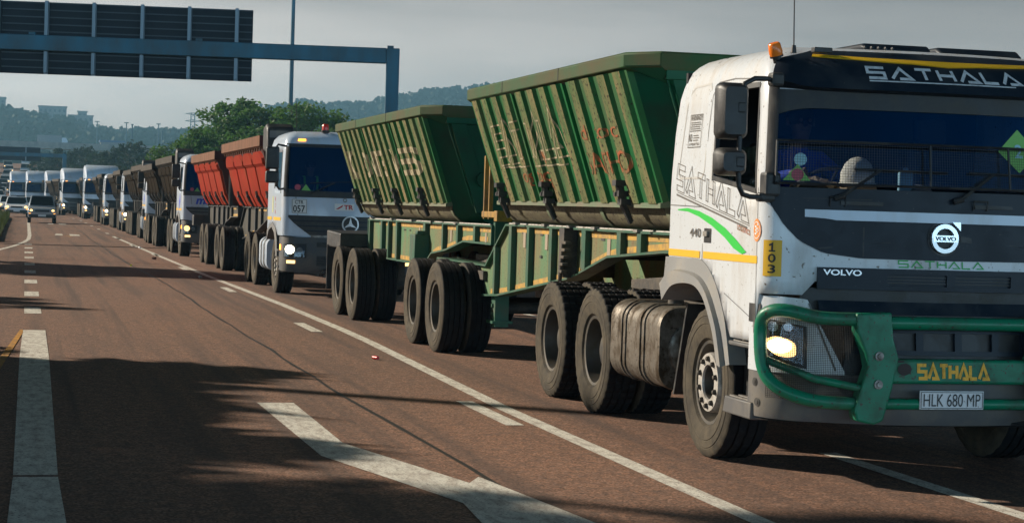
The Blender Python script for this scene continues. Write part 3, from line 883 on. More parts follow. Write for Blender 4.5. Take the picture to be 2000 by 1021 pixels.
    bc = MB()
    for d in (-1.33, -1.33, 1.33, 1.33): pass
    for d, z in ((-1.37, .63), (-1.33, .50), (1.37, .63), (1.33, .50)):
        c = B.O(d, z, .002); n = B.N(d, z)
        rot = n.to_track_quat('Z', 'Y').to_matrix()
        for rr_, o in ((.028, .002), (.014, .006)):
            bc.add([c + rot @ Vector((rr_ * math.cos(2 * math.pi * i / 14), rr_ * math.sin(2 * math.pi * i / 14), o)) for i in range(14)], [list(range(14))])
    bc.build('bumper_bolt', BLACKP, bmp, 0)
    tow = MB(); tow.tube([(-.45, -1.30, .40), (.95, -1.30, .40)], .03, 8); tow.build('underrun_bar', BLACKP, root, 40)
    def wtop(d): return lerp_tab([(.74, .72), (.98, 1.185), (1.2, 1.20), (1.41, 1.19)], abs(d))
    for s in (-1, 1):
        d0, d1 = sorted((s * .74, s * dm))
        wc = B.patch(MB(), d0, d1, .705, wtop, .006, 6, skirt=.05, st=.04).build('headlamp_surround', WHITE, root, 35)
        d0, d1 = sorted((s * .985, s * 1.30))
        hz = lambda d: .78 + .0 * d; 
        def hlo(d): return .735 + .08 * (abs(d) - .985) / .315
        def hhi(d): return 1.06 - .05 * (1.30 - abs(d)) / .315
        hl = B.patch(MB(), d0, d1, hlo, hhi, .012, 4, skirt=.02, st=.03).build('headlamp', BLACKP, root, 30)
        e0, e1 = sorted((s * 1.01, s * 1.27))
        B.patch(MB(), e0, e1, lambda d: hlo(d) + .02, lambda d: hhi(d) - .015, .034, 4, st=.03).build('lens', LENS, hl, 40)
        lm = MB()
        decal(lm, [[(s * (1.145 + .105 * math.cos(a) * (1 + .12 * math.cos(3 * a))), .872 + .062 * math.sin(a) + .02 * math.cos(a)) for a in [2 * math.pi * i / 26 for i in range(26)]]], lambda a, b: B.O(a, b, .026))
        lm.build('lamp', LAMP, hl, 0)
        lm = MB(); decal(lm, disc(.078, 24, (s * 1.155, .878), .046), lambda a, b: B.O(a, b, .029)); lm.build('bulb_glow', LAMPW, hl, 0)
        rf = MB(); decal(rf, disc(.035, 18, (s * 1.20, 1.0)) + disc(.028, 18, (s * 1.10, 1.0)), lambda a, b: B.O(a, b, .02)); rf.build('reflector', CHROME, hl, 0)
        ind = MB(); B.patch(ind, *sorted((s * 1.30, s * dm)), 1.02, 1.14, .012, 2, skirt=.01); ind.build('side_reflector', BLACKP, wc, 40)
        sg = MB(); decal(sg, stroke([(s * .97, 1.16), (s * .80, .73)], .012), lambda a, b: B.O(a, b, .012)); sg.build('panel_seam', GREYP, wc, 0)
    lg = B.patch(MB(), -.95, .95, .70, lambda d: min(1.10, wtop(max(abs(d), .741))+.02) if abs(d) > .74 else 1.10, -.02, 5)
    lgo = lg.build('lower_grille', BLACKP, root, 40)
    fr = MB()
    for z0, z1 in ((.84, .87), (.985, 1.015)): B.patch(fr, -.74, .74, z0, z1, .008, 1, skirt=.03)
    for x in (-.74, -.50, -.27, 0, .27, .50, .70): B.patch(fr, x, x + .05, .87, .985, .008, 1, skirt=.03)
    fr.build('grille_frame', NAVY, lgo, 40)
    sp = MB()
    B.patch(sp, -.90, .90, lambda d: 1.10, lambda d: 1.185, lambda d, z: .0 - (z - 1.10) * .5, 2, skirt=.02); sp.build('lower_panel', NAVY, root, 40)
    # bull bar
    bb = MB(); y = -1.50
    bb.box(-.52, .52, y + .01, y + .08, .665, .825)
    ch = bb.build('bull_bar', GREENB, root, 40, bevel=.02, seg=3)
    t = MB()
    t.tube([(-.6, y + .02, 1.055), (.6, y + .02, 1.055)], .043, 12)
    t.tube([(-.6, y + .03, .535), (.6, y + .03, .535)], .036, 12)
    t.build('cross_tube', GREENB, ch, 60)
    for s in (-1, 1):
        po = [(.76, 1.115), (.52, 1.125), (.50, .95), (.46, .83), (.50, .63), (.555, .43), (.62, .405), (.74, .43), (.755, .5), (.67, .77), (.69, .86), (.755, 1.0)]
        m = MB(); m.prism([(s * a, b_) for a, b_ in po], 'y', y - .035, y + .075); m.build('upright_plate', GREENB, ch, 40, bevel=.014, seg=3)
        l = MB()
        def arc(pts): # smooth with Catmull-Rom
            out = []
            for i in range(len(pts) - 1):
                p0 = Vector(pts[max(i - 1, 0)]); p1 = Vector(pts[i]); p2 = Vector(pts[i + 1]); p3 = Vector(pts[min(i + 2, len(pts) - 1)])
                for k in range(5):
                    u = k / 5
                    out.append(.5 * ((2 * p1) + (p2 - p0) * u + (2 * p0 - 5 * p1 + 4 * p2 - p3) * u * u + (3 * p1 - p0 - 3 * p2 + p3) * u ** 3))
            out.append(Vector(pts[-1])); return out
        l.tube(arc([(s * .72, y + .02, 1.075), (s * .98, y + .03, 1.08), (s * 1.20, y + .10, 1.12), (s * 1.285, y + .20, 1.09), (s * 1.30, y + .25, .98), (s * 1.29, y + .22, .76), (s * 1.24, y + .16, .65), (s * 1.12, y + .08, .58), (s * .95, y + .04, .545), (s * .72, y + .03, .535)]), .043, 12)
        l.tube([(s * 1.28, y + .23, .80), (s * 1.0, y + .05, .69), (s * .70, y + .01, .635)], .026, 10)
        l.build('side_loop', GREENB, ch, 60)
        g = MB()
        zz = [.56 + i * .0115 for i in range(45)]
        def gp(u, z): x = s * (.74 + u * .54); return Vector((x, y + .04 + .17 * max(0, u - .35) ** 1.6 * 1.6, z))
        for z in zz: g.tube([gp(u, z + (1 - u) * .0 ) for u in (0, .35, .6, .8, 1)], .0016, 3)
        for i in range(46): g.tube([gp(i / 45, .56), gp(i / 45, 1.066)], .0016, 3)
        g.build('headlamp_guard', BLACKP, ch, 0)
        bo = MB()
        for z in (.845, .665): bo.lathe([(0, -.022), (.016, -.022), (.018, -.012), (.030, -.010), (.031, 0)], 10, 'y', (s * .60, y - .035, z))
        bo.build('bolt', STEEL, ch, 30)
    t = MB(); decal(t, shift(logo_polys('SATHALA', .49, .085, .26, -.05, .30), -.30, .703), lambda a, b: Vector((a, y + .006, b))); t.build('lettering', TXTY, ch, 0)
    sc_ = MB(); decal(sc_, disc(.05, 9, (-.40, .76), .04), lambda a, b: Vector((a, y + .005, b))); decal(sc_, disc(.03, 7, (-.43, .81), .008), lambda a, b: Vector((a, y + .005, b))); sc_.build('paint_chip', mat('chipped_dark_paint', (.03, .02, .018), .7), ch, 0)
    pl = MB(); pl.box(-.295, .155, y - .012, y + .0, .505, .625)
    po = pl.build('number_plate', PLATE, root, 0, bevel=.004)
    t = MB(); decal(t, shift(text_polys('HLK 680 MP', .40, .082), -.27, .524), lambda a, b: Vector((a, y - .0155, b)))
    for p in (rect(-.288, .148, .512, .516), rect(-.288, .148, .614, .618), rect(-.288, -.284, .512, .618), rect(.144, .148, .512, .618)): decal(t, p, lambda a, b: Vector((a, y - .015, b)))
    t.build('lettering', TXTB, po, 0)
    # stone guard over the lower windscreen
    gd = MB(); GO = .055
    for z in (1.925, 2.20):
        gd.tube([S.O(d, z, GO) for d in S.ds(-1.17, 1.17, .12)], .010, 6)
    for d in (-1.17, -.17, .40, 1.17): gd.tube([S.O(d, 1.925, GO), S.O(d, 2.20, GO)], .009, 6)
    gdo = gd.build('stone_guard', BLACKP, root, 40)
    wv = MB()
    for i in range(1, 16): wv.tube([S.O(d, 1.925 + i * .0172, GO) for d in S.ds(-1.17, 1.17, .3)], .0011, 3)
    for i in range(1, 136): d = -1.17 + i * 2.34 / 136; wv.tube([S.O(d, 1.925, GO), S.O(d, 2.20, GO)], .0011, 3)
    wv.build('guard_mesh', BLACKP, gdo, 0)
    # wipers
    for d0, d1 in ((-.80, -.45), (.0, .35), (.62, .95)):
        wp = MB(); wp.tube([S.O(d0, 1.84, .03), S.O(d0 + .06, 1.86, .05)], .02, 8); wp.tube([S.O(d0 + .05, 1.86, .05), S.O(d1 - .05, 2.03, .03)], .011, 6)
        wp.tube([S.O(d1 - .22, 2.035, .014), S.O(d1 + .42 if d1 < .5 else d1 + .2, 2.03, .014)], .009, 6); wp.build('wiper', BLACKP, root, 40)
    # mirrors
    for s in (-1, 1):
        mr = MB()
        pts = [(s * 1.20, -1.06, 2.60), (s * 1.26, -1.12, 2.60), (s * 1.36, -1.16, 2.595), (s * 1.43, -1.17, 2.56), (s * 1.455, -1.17, 2.49), (s * 1.455, -1.17, 2.0), (s * 1.45, -1.17, 1.90), (s * 1.42, -1.16, 1.85), (s * 1.36, -1.14, 1.835), (s * 1.22, -1.10, 1.835)]
        mr.tube(pts, .017, 8)
        mo = mr.build('mirror_arm', BLACKP, root, 60)
        for z0, z1, n in ((2.20, 2.565, 'main'), (1.965, 2.145, 'wide')):
            h = MB()
            def rr2(x0, x1, a, b_, r, yy): 
                o = []
                for cx, cz, a0 in ((x1 - r, b_ - r, 0), (x0 + r, b_ - r, 90), (x0 + r, a + r, 180), (x1 - r, a + r, 270)):
                    for i in range(5): o.append((cx + r * math.cos(R(a0 + 22.5 * i)), yy, cz + r * math.sin(R(a0 + 22.5 * i))))
                return o
            x0, x1 = sorted((s * 1.395, s * 1.60))
            h.loft([rr2(x0 + .03, x1 - .03, z0 + .03, z1 - .03, .03, -1.20), rr2(x0 + .008, x1 - .008, z0 + .008, z1 - .008, .04, -1.165), rr2(x0, x1, z0, z1, .045, -1.12), rr2(x0, x1, z0, z1, .045, -1.075)])
            ho = h.build('mirror', BLACKP, mo, 40)
            rm = MB(); rm.box(x0 + .015, x1 - .015, -1.0745, -1.072, z0 + .015, z1 - .015); rm.build('mirror_glass', CHROME, ho, 0)
            cl = MB(); zc = (z0 + z1) / 2 + (.02 if n == 'main' else 0); cl.box(s * 1.455 - .03, s * 1.455 + .03, -1.205, -1.14, zc - .035, zc + .035); cl.build('clamp', BLACKP, ho, 0, bevel=.01)
        bk = MB(); bk.cbox((s * 1.20, -1.08, 1.92), (.11, .12, .16)); bk.cbox((s * 1.235, -1.09, 1.835), (.12, .08, .06)); bk.cbox((s * 1.185, -1.08, 2.60), (.09, .10, .09)); bk.build('mirror_bracket', BLACKP, mo, 0, bevel=.02)
    # roof things
    for s in (-1, 1):
        bc = MB(); c = Vector((s * 1.12, -.93, 2.74)); ax = Vector((s * .30, -.15, .9)).normalized(); rt = ax.to_track_quat('Z', 'Y').to_matrix()
        for prof, mi in (([(0, -.02), (.035, -.02), (.035, .02), (.055, .025), (.055, .04)], 0), ([(.052, .04), (.056, .06), (.05, .13), (.04, .142), (0, .142)], 1)):
            k = MB().lathe(prof, 18, 'z'); bc.add([c + rt @ (Vector(p) * .82) for p in k.v], k.f, mi)
        bc.build('beacon', [BLACKP, AMBER], root, 40)
    rf = MB()
    rf.prism([(-.75, 2.86), (.25, 2.86), (.2, 2.905), (-.68, 2.905)], 'x', -.42, .08); rf.prism([(-.6, 2.86), (.2, 2.86), (.1, 2.92), (-.5, 2.92)], 'x', .22, .85)
    ro = rf.build('roof_hatch', NAVY, root, 30, bevel=.02)
    rk = MB()
    rk.cbox((-.83, -.98, 2.815), (.13, .06, .035))
    for i in range(5): rk.cbox((-.50 + i * .05, -.92, 2.855), (.015, .03, .02))
    rk.build('marker_lamp', BLACKP, root, 0, bevel=.006)
    an = MB(); an.lathe([(0, .05), (.014, .05), (.02, .0)], 10, 'z', (-1.02, -.96, 2.79)); an.tube([(-1.02, -.96, 2.83), (-1.03, -.96, 3.25), (-1.06, -.95, 4.1)], [.005, .004, .002], 6); an.build('antenna', BLACKP, root, 40)
    # interior
    it = MB()
    it.box(-1.17, 1.17, -.95, .75, 1.22, 1.26); it.box(-1.17, 1.17, .70, .74, 1.26, 2.75)
    it.build('cab_floor', DARK, root, 0)
    ds = MB(); ds.prism([(-1.08, 1.86), (-.95, 1.87), (-.72, 1.84), (-.62, 1.70), (-.62, 1.45), (-.9, 1.3), (-1.05, 1.3)], 'x', -.98, .98); ds.build('dashboard', BLACKP, root, 30, bevel=.02)
    seat(root, -.58, -.05); seat(root, .62, .0)
    steering_wheel(root, -.58, -.55, 1.93)
    # running gear
    frame_and_running_gear(root, 1.0, 2.26, 2.87, 4.24)
    for s in (-1, 1):
        wheel(root, 'steer_near', 0, s); wheel(root, 'drive', 2.87, s); wheel(root, 'drive', 4.24, s)
    # windscreen stickers
    t = MB(); decal(t, disc(.042, 24, (-1.02, 2.09)), lambda a, b: S.O(a, b, -.004)); t.build('disc_sticker', STKT, root, 0)
    t = MB(); decal(t, [[(-1.13, 1.95), (-.95, 1.95), (-1.035, 2.06)]], lambda a, b: S.O(a, b, -.004)); k = t.build('triangle_sticker', STKG, root, 0)
    t = MB(); decal(t, disc(.04, 20, (-1.035, 1.99)), lambda a, b: S.O(a, b, -.002)); t.build('red_disc', STKR, k, 0)
    t = MB(); decal(t, [[(.36, 2.19), (.52, 2.05), (.68, 2.19), (.52, 2.34)]], lambda a, b: S.O(a, b, -.004)); k = t.build('diamond_sticker', STKG, root, 0)
    t = MB(); decal(t, shift(text_polys('2', .06, .09, .02), .49, 2.15), lambda a, b: S.O(a, b, -.002)); t.build('lettering', STKT, k, 0)
    return root
# ================================================================== the white tractors behind it
def actros(emblem=True, number=False, cta=False, front_text=None, side_blotch=False, beacon=True, stack=True, fairing=False, lampm=None, driver_hole=True, low=False, label_bits=None):
    root = empty('tractor_truck')
    S = Skin([(1.08, 1.24), (2.0, 1.24), (2.75, 1.20), (2.88, 1.16), (2.96, 1.09), (3.01, .98)],
             [(1.08, -1.32), (1.5, -1.33), (1.85, -1.29), (2.75, -1.15), (2.88, -1.08), (2.96, -.97), (3.01, -.80)],
             [(1.08, 1.02), (2.6, 1.02), (2.88, .95), (2.96, .86), (3.01, .7)], .16, .17)
    wd = 1.17
    def ey(d): return S.ys + abs(d) - S.a - S.q
    def zlo(d):
        e = abs(d)
        if e < S.a: return lerp_tab([(0, 1.06), (.85, 1.06), (1.0, 1.08), (1.1, 1.09)], e)
        if e < S.a + S.q: return 1.09
        return lerp_tab([(-1.0, 1.09), (-.55, 1.09), (-.3, 1.20), (.2, 1.30), (.7, 1.22), (1.1, 1.15)], ey(d))
    sill = lambda d: 1.90 + .10 * (ey(d) + .9)
    holes = [(-wd, wd, lambda d: 1.89, lambda d: 2.74)]
    for s in (-1, 1):
        e = sorted((s * S.dy(-.90), s * S.dy(.0))); holes.append((e[0], e[1], sill, lambda d: 2.62))
    zs = [1.1, 1.2, 1.35, 1.5, 1.7, 1.85, 2.0, 2.2, 2.4, 2.6, 2.75, 2.82, 2.88, 2.92, 2.96, 2.99, 3.01]
    cab = S.shell(MB(), zs, zlo, holes).build('cab', WHITE2, root, 32, weld=True)
    sd = cab.modifiers.new('thickness', 'SOLIDIFY'); sd.thickness = .03; sd.offset = -1
    S.patch(MB(), -wd, wd, 1.88, 2.75, -.008, 5, st=.15).build('windscreen', WSG, root, 60, weld=True)
    for s in (-1, 1):
        e = sorted((s * S.dy(-.90), s * S.dy(.0))); S.patch(MB(), e[0], e[1], sill, 2.62, -.012, 2, st=.2).build('door_glass', SIDEG, root, 60, weld=True)
    fr = MB()
    S.patch(fr, -wd - .06, wd + .06, 1.80, lambda d: 1.915 + .05 * (abs(d) / 1.2) ** 6, .010, 2, skirt=.02, st=.12)
    S.patch(fr, -wd, wd, 2.71, 2.77, .008, 1, skirt=.02, st=.12)
    for s in (-1, 1):
        S.patch(fr, *sorted((s * (wd - .02), s * (wd + .06))), 1.85, 2.77, .008, 3, skirt=.02)
        S.patch(fr, *sorted((s * S.dy(-.93), s * S.dy(-.87))), 1.86, 2.65, .006, 3, skirt=.02)
        S.patch(fr, *sorted((s * S.dy(-.05), s * S.dy(.05))), 1.95, 2.65, .006, 3, skirt=.02)
    fr.build('window_seal', BLACKP, root, 40)
    # grille: dark, tapering, with slats
    def glo(d): return lerp_tab([(0, 1.10), (.72, 1.10), (1.0, 1.30), (1.14, 1.44)], abs(d))
    g = S.patch(MB(), -1.13, 1.13, glo, 1.47, .010, 4, skirt=.02, st=.1).build('grille', BLACKP, root, 40)
    sl = MB()
    for z, dd in ((1.39, 1.05), (1.30, .96), (1.21, .84)): S.patch(sl, -dd, dd, z - .03, z, lambda d, z: .028, 1, skirt=.02, st=.15)
    sl.build('grille_slat', GREYP if low else NAVY, g, 40)
    ct = MB(); S.patch(ct, -.72, .72, 1.075, 1.115, .022, 1, skirt=.02, st=.15); ct.build('chrome_strip', STEEL, g, 40)
    sm = MB()
    for s in (-1, 1): decal(sm, stroke([(s * 1.0, 1.80), (s * .96, 1.47)], .012), lambda a, b: S.O(a, b, .003))
    decal(sm, rect(0, .006, 0, .0), lambda a, b: S.O(a, 1.5 + b, .003)); sm.build('panel_seam', GREYP, cab, 0)
    if emblem:
        e = MB(); c = (-.02, 1.33); fn = lambda o: (lambda a, b: S.O(a, b, o))
        decal(e, ring(.128, .155, 36, c), fn(.05))
        for k in range(3):
            a = R(90 + 120 * k); tip = (c[0] + .137 * math.cos(a), c[1] + .137 * math.sin(a))
            for sg in (-1, 1):
                b_ = a + sg * R(60); decal(e, [[c, tip, (c[0] + .032 * math.cos(b_), c[1] + .032 * math.sin(b_))]], fn(.052))
        eo = e.build('star_emblem', CHROME, root, 0)
        k = MB(); decal(k, disc(.13, 30, c), fn(.036)); k.build('emblem_backing', BLACKP, eo, 0)
    if number:
        n = MB(); S.patch(n, -1.07, -.80, 1.50, 1.765, .006, 2); no = n.build('unit_number_sticker', STKW, cab, 0)
        t = MB(); decal(t, shift(text_polys('CTR', .15, .065, .015), -1.015, 1.675), lambda a, b: S.O(a, b, .010))
        decal(t, shift(text_polys('057', .21, .125, .015), -1.045, 1.525), lambda a, b: S.O(a, b, .010))
        for p in (rect(-1.06, -.81, 1.508, 1.514), rect(-1.06, -.81, 1.752, 1.758), rect(-1.064, -1.058, 1.508, 1.758), rect(-.812, -.806, 1.508, 1.758)): decal(t, p, lambda a, b: S.O(a, b, .009))
        t.build('lettering', TXTB, no, 0)
    if cta:
        n = MB(); S.patch(n, -.31, .05, 1.575, 1.70, .006, 2); no = n.build('company_sticker', STKW, cab, 0)
        t = MB(); decal(t, shift(text_polys('TR', .17, .085, .03), -.14, 1.595), lambda a, b: S.O(a, b, .010))
        decal(t, [[(-.29, 1.60), (-.22, 1.64), (-.15, 1.685), (-.17, 1.64), (-.24, 1.60)]], lambda a, b: S.O(a, b, .010)); t.build('lettering', TXTR, no, 0)
        d = MB(); decal(d, ring(.02, .04, 16, (-.12, 1.765)), lambda a, b: S.O(a, b, .010)); d.build('round_badge', STEEL, cab, 0)
        y = MB(); decal(y, rect(0, .07, 0, .30), lambda a, b: S.O(-S.dy(.25 - a), 1.50 + b, .004)); y.build('side_sticker', YELB, cab, 0)
        y = MB()
        for k in range(3): decal(y, shift(text_polys('CT' if k % 2 else 'R', .12, .07), 0, -.12 * k), lambda a, b: S.O(-S.dy(-.1 - a), 1.72 + b, .004))
        y.build('lettering', TXTR, cab, 0)
    if front_text:
        txt, w, h, x, m = front_text
        t = MB(); decal(t, subdiv(shear(shift(text_polys(txt, w, h, .035), x, 1.55), 0.0), .12), lambda a, b: S.O(a + .25 * (b - 1.55), b, .006)); t.build('lettering', m, cab, 0)
    if side_blotch:
        t = MB(); decal(t, disc(.22, 14, (.0, .0), .17), lambda a, b: S.O(-S.dy(-.2 - a), 1.62 + b + .1 * math.sin(a * 14), .004)); t.build('blue_emblem', TXTL, cab, 0)
    b = MB()
    for y0, y1 in ((1.0, .35), (.1, -.95)): decal(b, rect(0, y0 - y1, 0, .06), lambda a, b_: S.O(-S.dy(y0 - a), 1.36 + b_, .004))
    b.build('reflective_stripe', YEL, cab, 0)
    # bumper
    B = Skin([(.4, 1.235), (1.2, 1.235)], [(.4, -1.36), (.5, -1.41), (.8, -1.42), (1.1, -1.36)], [(.4, -.80)], .14, .30)
    dm = B.dmax
    bm = B.patch(MB(), -dm, dm, lambda d: .42 + .05 * (abs(d) / dm) ** 3, lambda d: 1.075, 0, 6, skirt=.08, st=.1)
    D = B.ds(-dm, dm, .1); bm.add([B.P(d, .43) for d in D] + [(1.1, -.7, .45), (-1.1, -.7, .45)], [list(range(len(D) + 2))])
    bo = bm.build('bumper', mat('dark_grey_bumper', (.055, .06, .065), .5, dirt=((.12, .1, .08), .3, 4, (1, 1, 1))), root, 35)
    iv = MB(); B.patch(iv, -.62, .62, .56, .74, .006, 2); B.patch(iv, -.62, .62, .90, .99, .006, 2); iv.build('air_intake', BLACKP, bo, 0)
    fr = MB()
    for z in (.60, .645, .69): B.patch(fr, -.62, .62, z, z + .014, .016, 1, skirt=.01, st=.2)
    fr.build('intake_slat', NAVY, bo, 40)
    tw = MB(); tw.tube([(-.55, -1.42, .40), (-.5, -1.46, .47), (-.2, -1.48, .50), (.5, -1.48, .50)], .04, 8); tw.build('tow_bar', BLACKP, root, 40)
    for s in (-1, 1):
        h = B.patch(MB(), *sorted((s * .80, s * 1.24)), lambda d: .70, lambda d: .955, .010, 3, skirt=.02, st=.06).build('headlamp', BLACKP, root, 40)
        l = MB(); decal(l, disc(.088, 22, (s * 1.10, .845), .078), lambda a, b_: B.O(a, b_, .022)); l.build('lamp', lampm or LAMPW, h, 0)
        l = MB(); decal(l, disc(.06, 18, (s * .92, .83)), lambda a, b_: B.O(a, b_, .018)); l.build('reflector', STEEL, h, 0)
        B.patch(MB(), *sorted((s * .83, s * 1.22)), .715, .94, .034, 2, st=.06).build('lens', LENS, h, 40)
        f = B.patch(MB(), *sorted((s * 1.0, s * 1.16)), .595, .65, .012, 1, skirt=.01).build('fog_lamp', LAMP, root, 40)
        i = B.patch(MB(), *sorted((s * 1.345, s * 1.42)), .83, .93, .012, 1, skirt=.01).build('indicator', INDI, root, 40)
        # arch, steps
        fe = MB()
        outer = [(1.0, 1.16), (.68, 1.24), (.2, 1.32), (-.3, 1.215), (-.52, 1.0), (-.60, .70)]
        inn = [(.86, .98), (.58, 1.16), (.15, 1.23), (-.25, 1.13), (-.44, .95), (-.50, .70)]
        fe.loft([[(s * .95, y, z) for y, z in outer], [(s * 1.25, y, z) for y, z in outer], [(s * 1.27, y, z) for y, z in inn], [(s * .95, y, z) for y, z in inn]], 0, closed=False)
        fe.build('wheel_arch', GREYP, root, 28)
        stp = MB(); stp.box(*sorted((s * .85, s * 1.16)), -.84, -.58, .44, 1.12)
        for z in (.50, .80): stp.box(*sorted((s * .9, s * 1.25)), -.85, -.56, z, z + .04)
        stp.build('step_well', BLACKP, root, 0)
        # mirrors
        mr = MB(); mr.tube([(s * 1.18, -1.0, 2.72), (s * 1.34, -1.10, 2.74), (s * 1.38, -1.1, 2.68)], .02, 8); mr.tube([(s * 1.18, -1.02, 1.95), (s * 1.30, -1.08, 1.93), (s * 1.36, -1.1, 2.02)], .02, 8); mr.tube([(s * 1.34, -1.1, 2.7), (s * 1.34, -1.1, 2.0)], .02, 8)
        mo = mr.build('mirror_arm', BLACKP, root, 60)
        for z0, z1 in ((2.29, 2.70), (2.04, 2.26)):
            x0, x1 = sorted((s * 1.32, s * 1.56))
            hd = MB(); hd.box(x0, x1, -1.18, -1.04, z0, z1); ho = hd.build('mirror', BLACKP, mo, 40, bevel=.035, seg=3)
            MB().box(x0 + .02, x1 - .02, -1.039, -1.036, z0 + .02, z1 - .02).build('mirror_glass', CHROME, ho, 0)
    # wipers
    for d0 in (-.75, .05):
        wp = MB(); wp.tube([S.O(d0, 1.86, .03), S.O(d0 + .45, 2.08, .035)], .012, 6); wp.tube([S.O(d0 + .0, 2.06, .016), S.O(d0 + .95, 2.11, .016)], .010, 6); wp.build('wiper', BLACKP, root, 40)
    # roof
    mk = MB()
    for s in (-1, 1): S.patch(mk, *sorted((s * .88, s * 1.02)), 2.82, 2.855, .02, 1, skirt=.02)
    mk.build('marker_lamp', INDI, root, 40)
    if beacon:
        for x in (-.45, .45):
            bc = MB().lathe([(.075, -.02), (.08, .0), (.08, .02)], 16, 'z', (x, -.85, 3.02)); bc.lathe([(.06, .02), (.062, .06), (.055, .12), (.04, .135), (0, .135)], 16, 'z', (x, -.85, 3.02), 1)
            bc.build('beacon', [BLACKP, REDL if x < 0 else AMBER], root, 40)
    if stack:
        k = MB(); k.prism([(1.30, 2.74), (1.42, 3.14), (1.62, 3.22), (2.05, 3.15), (2.05, 2.70), (1.5, 2.64)], 'x', -1.25, -.72)
        k.prism([(1.45, 1.2), (1.95, 1.2), (1.95, 2.72), (1.45, 2.72)], 'x', -1.05, -.75)
        so = k.build('air_intake_stack', BLACKP, root, 30, bevel=.05, seg=3)
        q = MB(); q.add([(-1.20, 1.325, 2.80), (-.78, 1.325, 2.80), (-.78, 1.395, 3.08), (-1.20, 1.395, 3.08)], [(0, 1, 2, 3)]); q.build('intake_screen', GREYP, so, 0)
    if fairing:
        f = MB()
        def rg(y, w, z0, z1, r): return [(-w, y, z0), (-w, y, z1 - r), (-w + r * .3, y, z1 - r * .3), (-w + r, y, z1), (w - r, y, z1), (w - r * .3, y, z1 - r * .3), (w, y, z1 - r), (w, y, z0)]
        f.loft([rg(-1.0, 1.08, 2.93, 3.05, .05), rg(-.75, 1.14, 2.93, 3.42, .14), rg(-.35, 1.18, 2.93, 3.72, .20), rg(.2, 1.22, 2.93, 3.88, .20), rg(1.15, 1.24, 2.93, 3.93, .20)])
        f.build('roof_fairing', WHITE2, root, 35)
        f = MB()
        for s in (-1, 1): f.box(*sorted((s * 1.19, s * 1.24)), 1.05, 1.55, 1.2, 3.7)
        f.build('side_fairing', WHITE2, root, 30)
        f = MB(); S.patch(f, -1.12, 1.12, 2.60, 2.78, lambda d, z: .02 + (2.78 - z) * .5, 2, skirt=.02, st=.12); f.build('sun_visor', BLACKP, root, 40)
    an = MB(); an.tube([(-.98, -.85, 2.99), (-1.0, -.85, 3.55)], .006, 5); an.build('antenna', BLACKP, root, 40)
    it = MB(); it.box(-1.17, 1.17, -.95, .98, 1.14, 1.18); it.box(-1.16, 1.16, .90, .94, 1.2, 2.85); it.build('cab_floor', DARK, root, 0)
    ds = MB(); ds.prism([(-1.06, 1.84), (-.92, 1.86), (-.7, 1.82), (-.6, 1.65), (-.6, 1.45), (-1.0, 1.3)], 'x', -.98, .98); ds.build('dashboard', BLACKP, root, 30)
    seat(root, -.58, .05); seat(root, .62, .05); steering_wheel(root, -.58, -.48, 1.94)
    if cta or side_blotch:
        t = MB(); decal(t, disc(.055, 20, (-.97, 1.98)), lambda a, b_: S.O(a, b_, -.003)); t.build('disc_sticker', STKR, root, 0)
        t = MB(); decal(t, [[(-.91, 1.92), (-.74, 1.92), (-.825, 2.04)]], lambda a, b_: S.O(a, b_, -.003)); t.build('triangle_sticker', STKG, root, 0)
    frame_and_running_gear(root, 1.15, 2.35, 3.4, 4.75, muddy=False, rail0=.6)
    for s in (-1, 1):
        wheel(root, 'steer', 0, s); wheel(root, 'drive', 3.4, s); wheel(root, 'drive', 4.75, s)
    return root

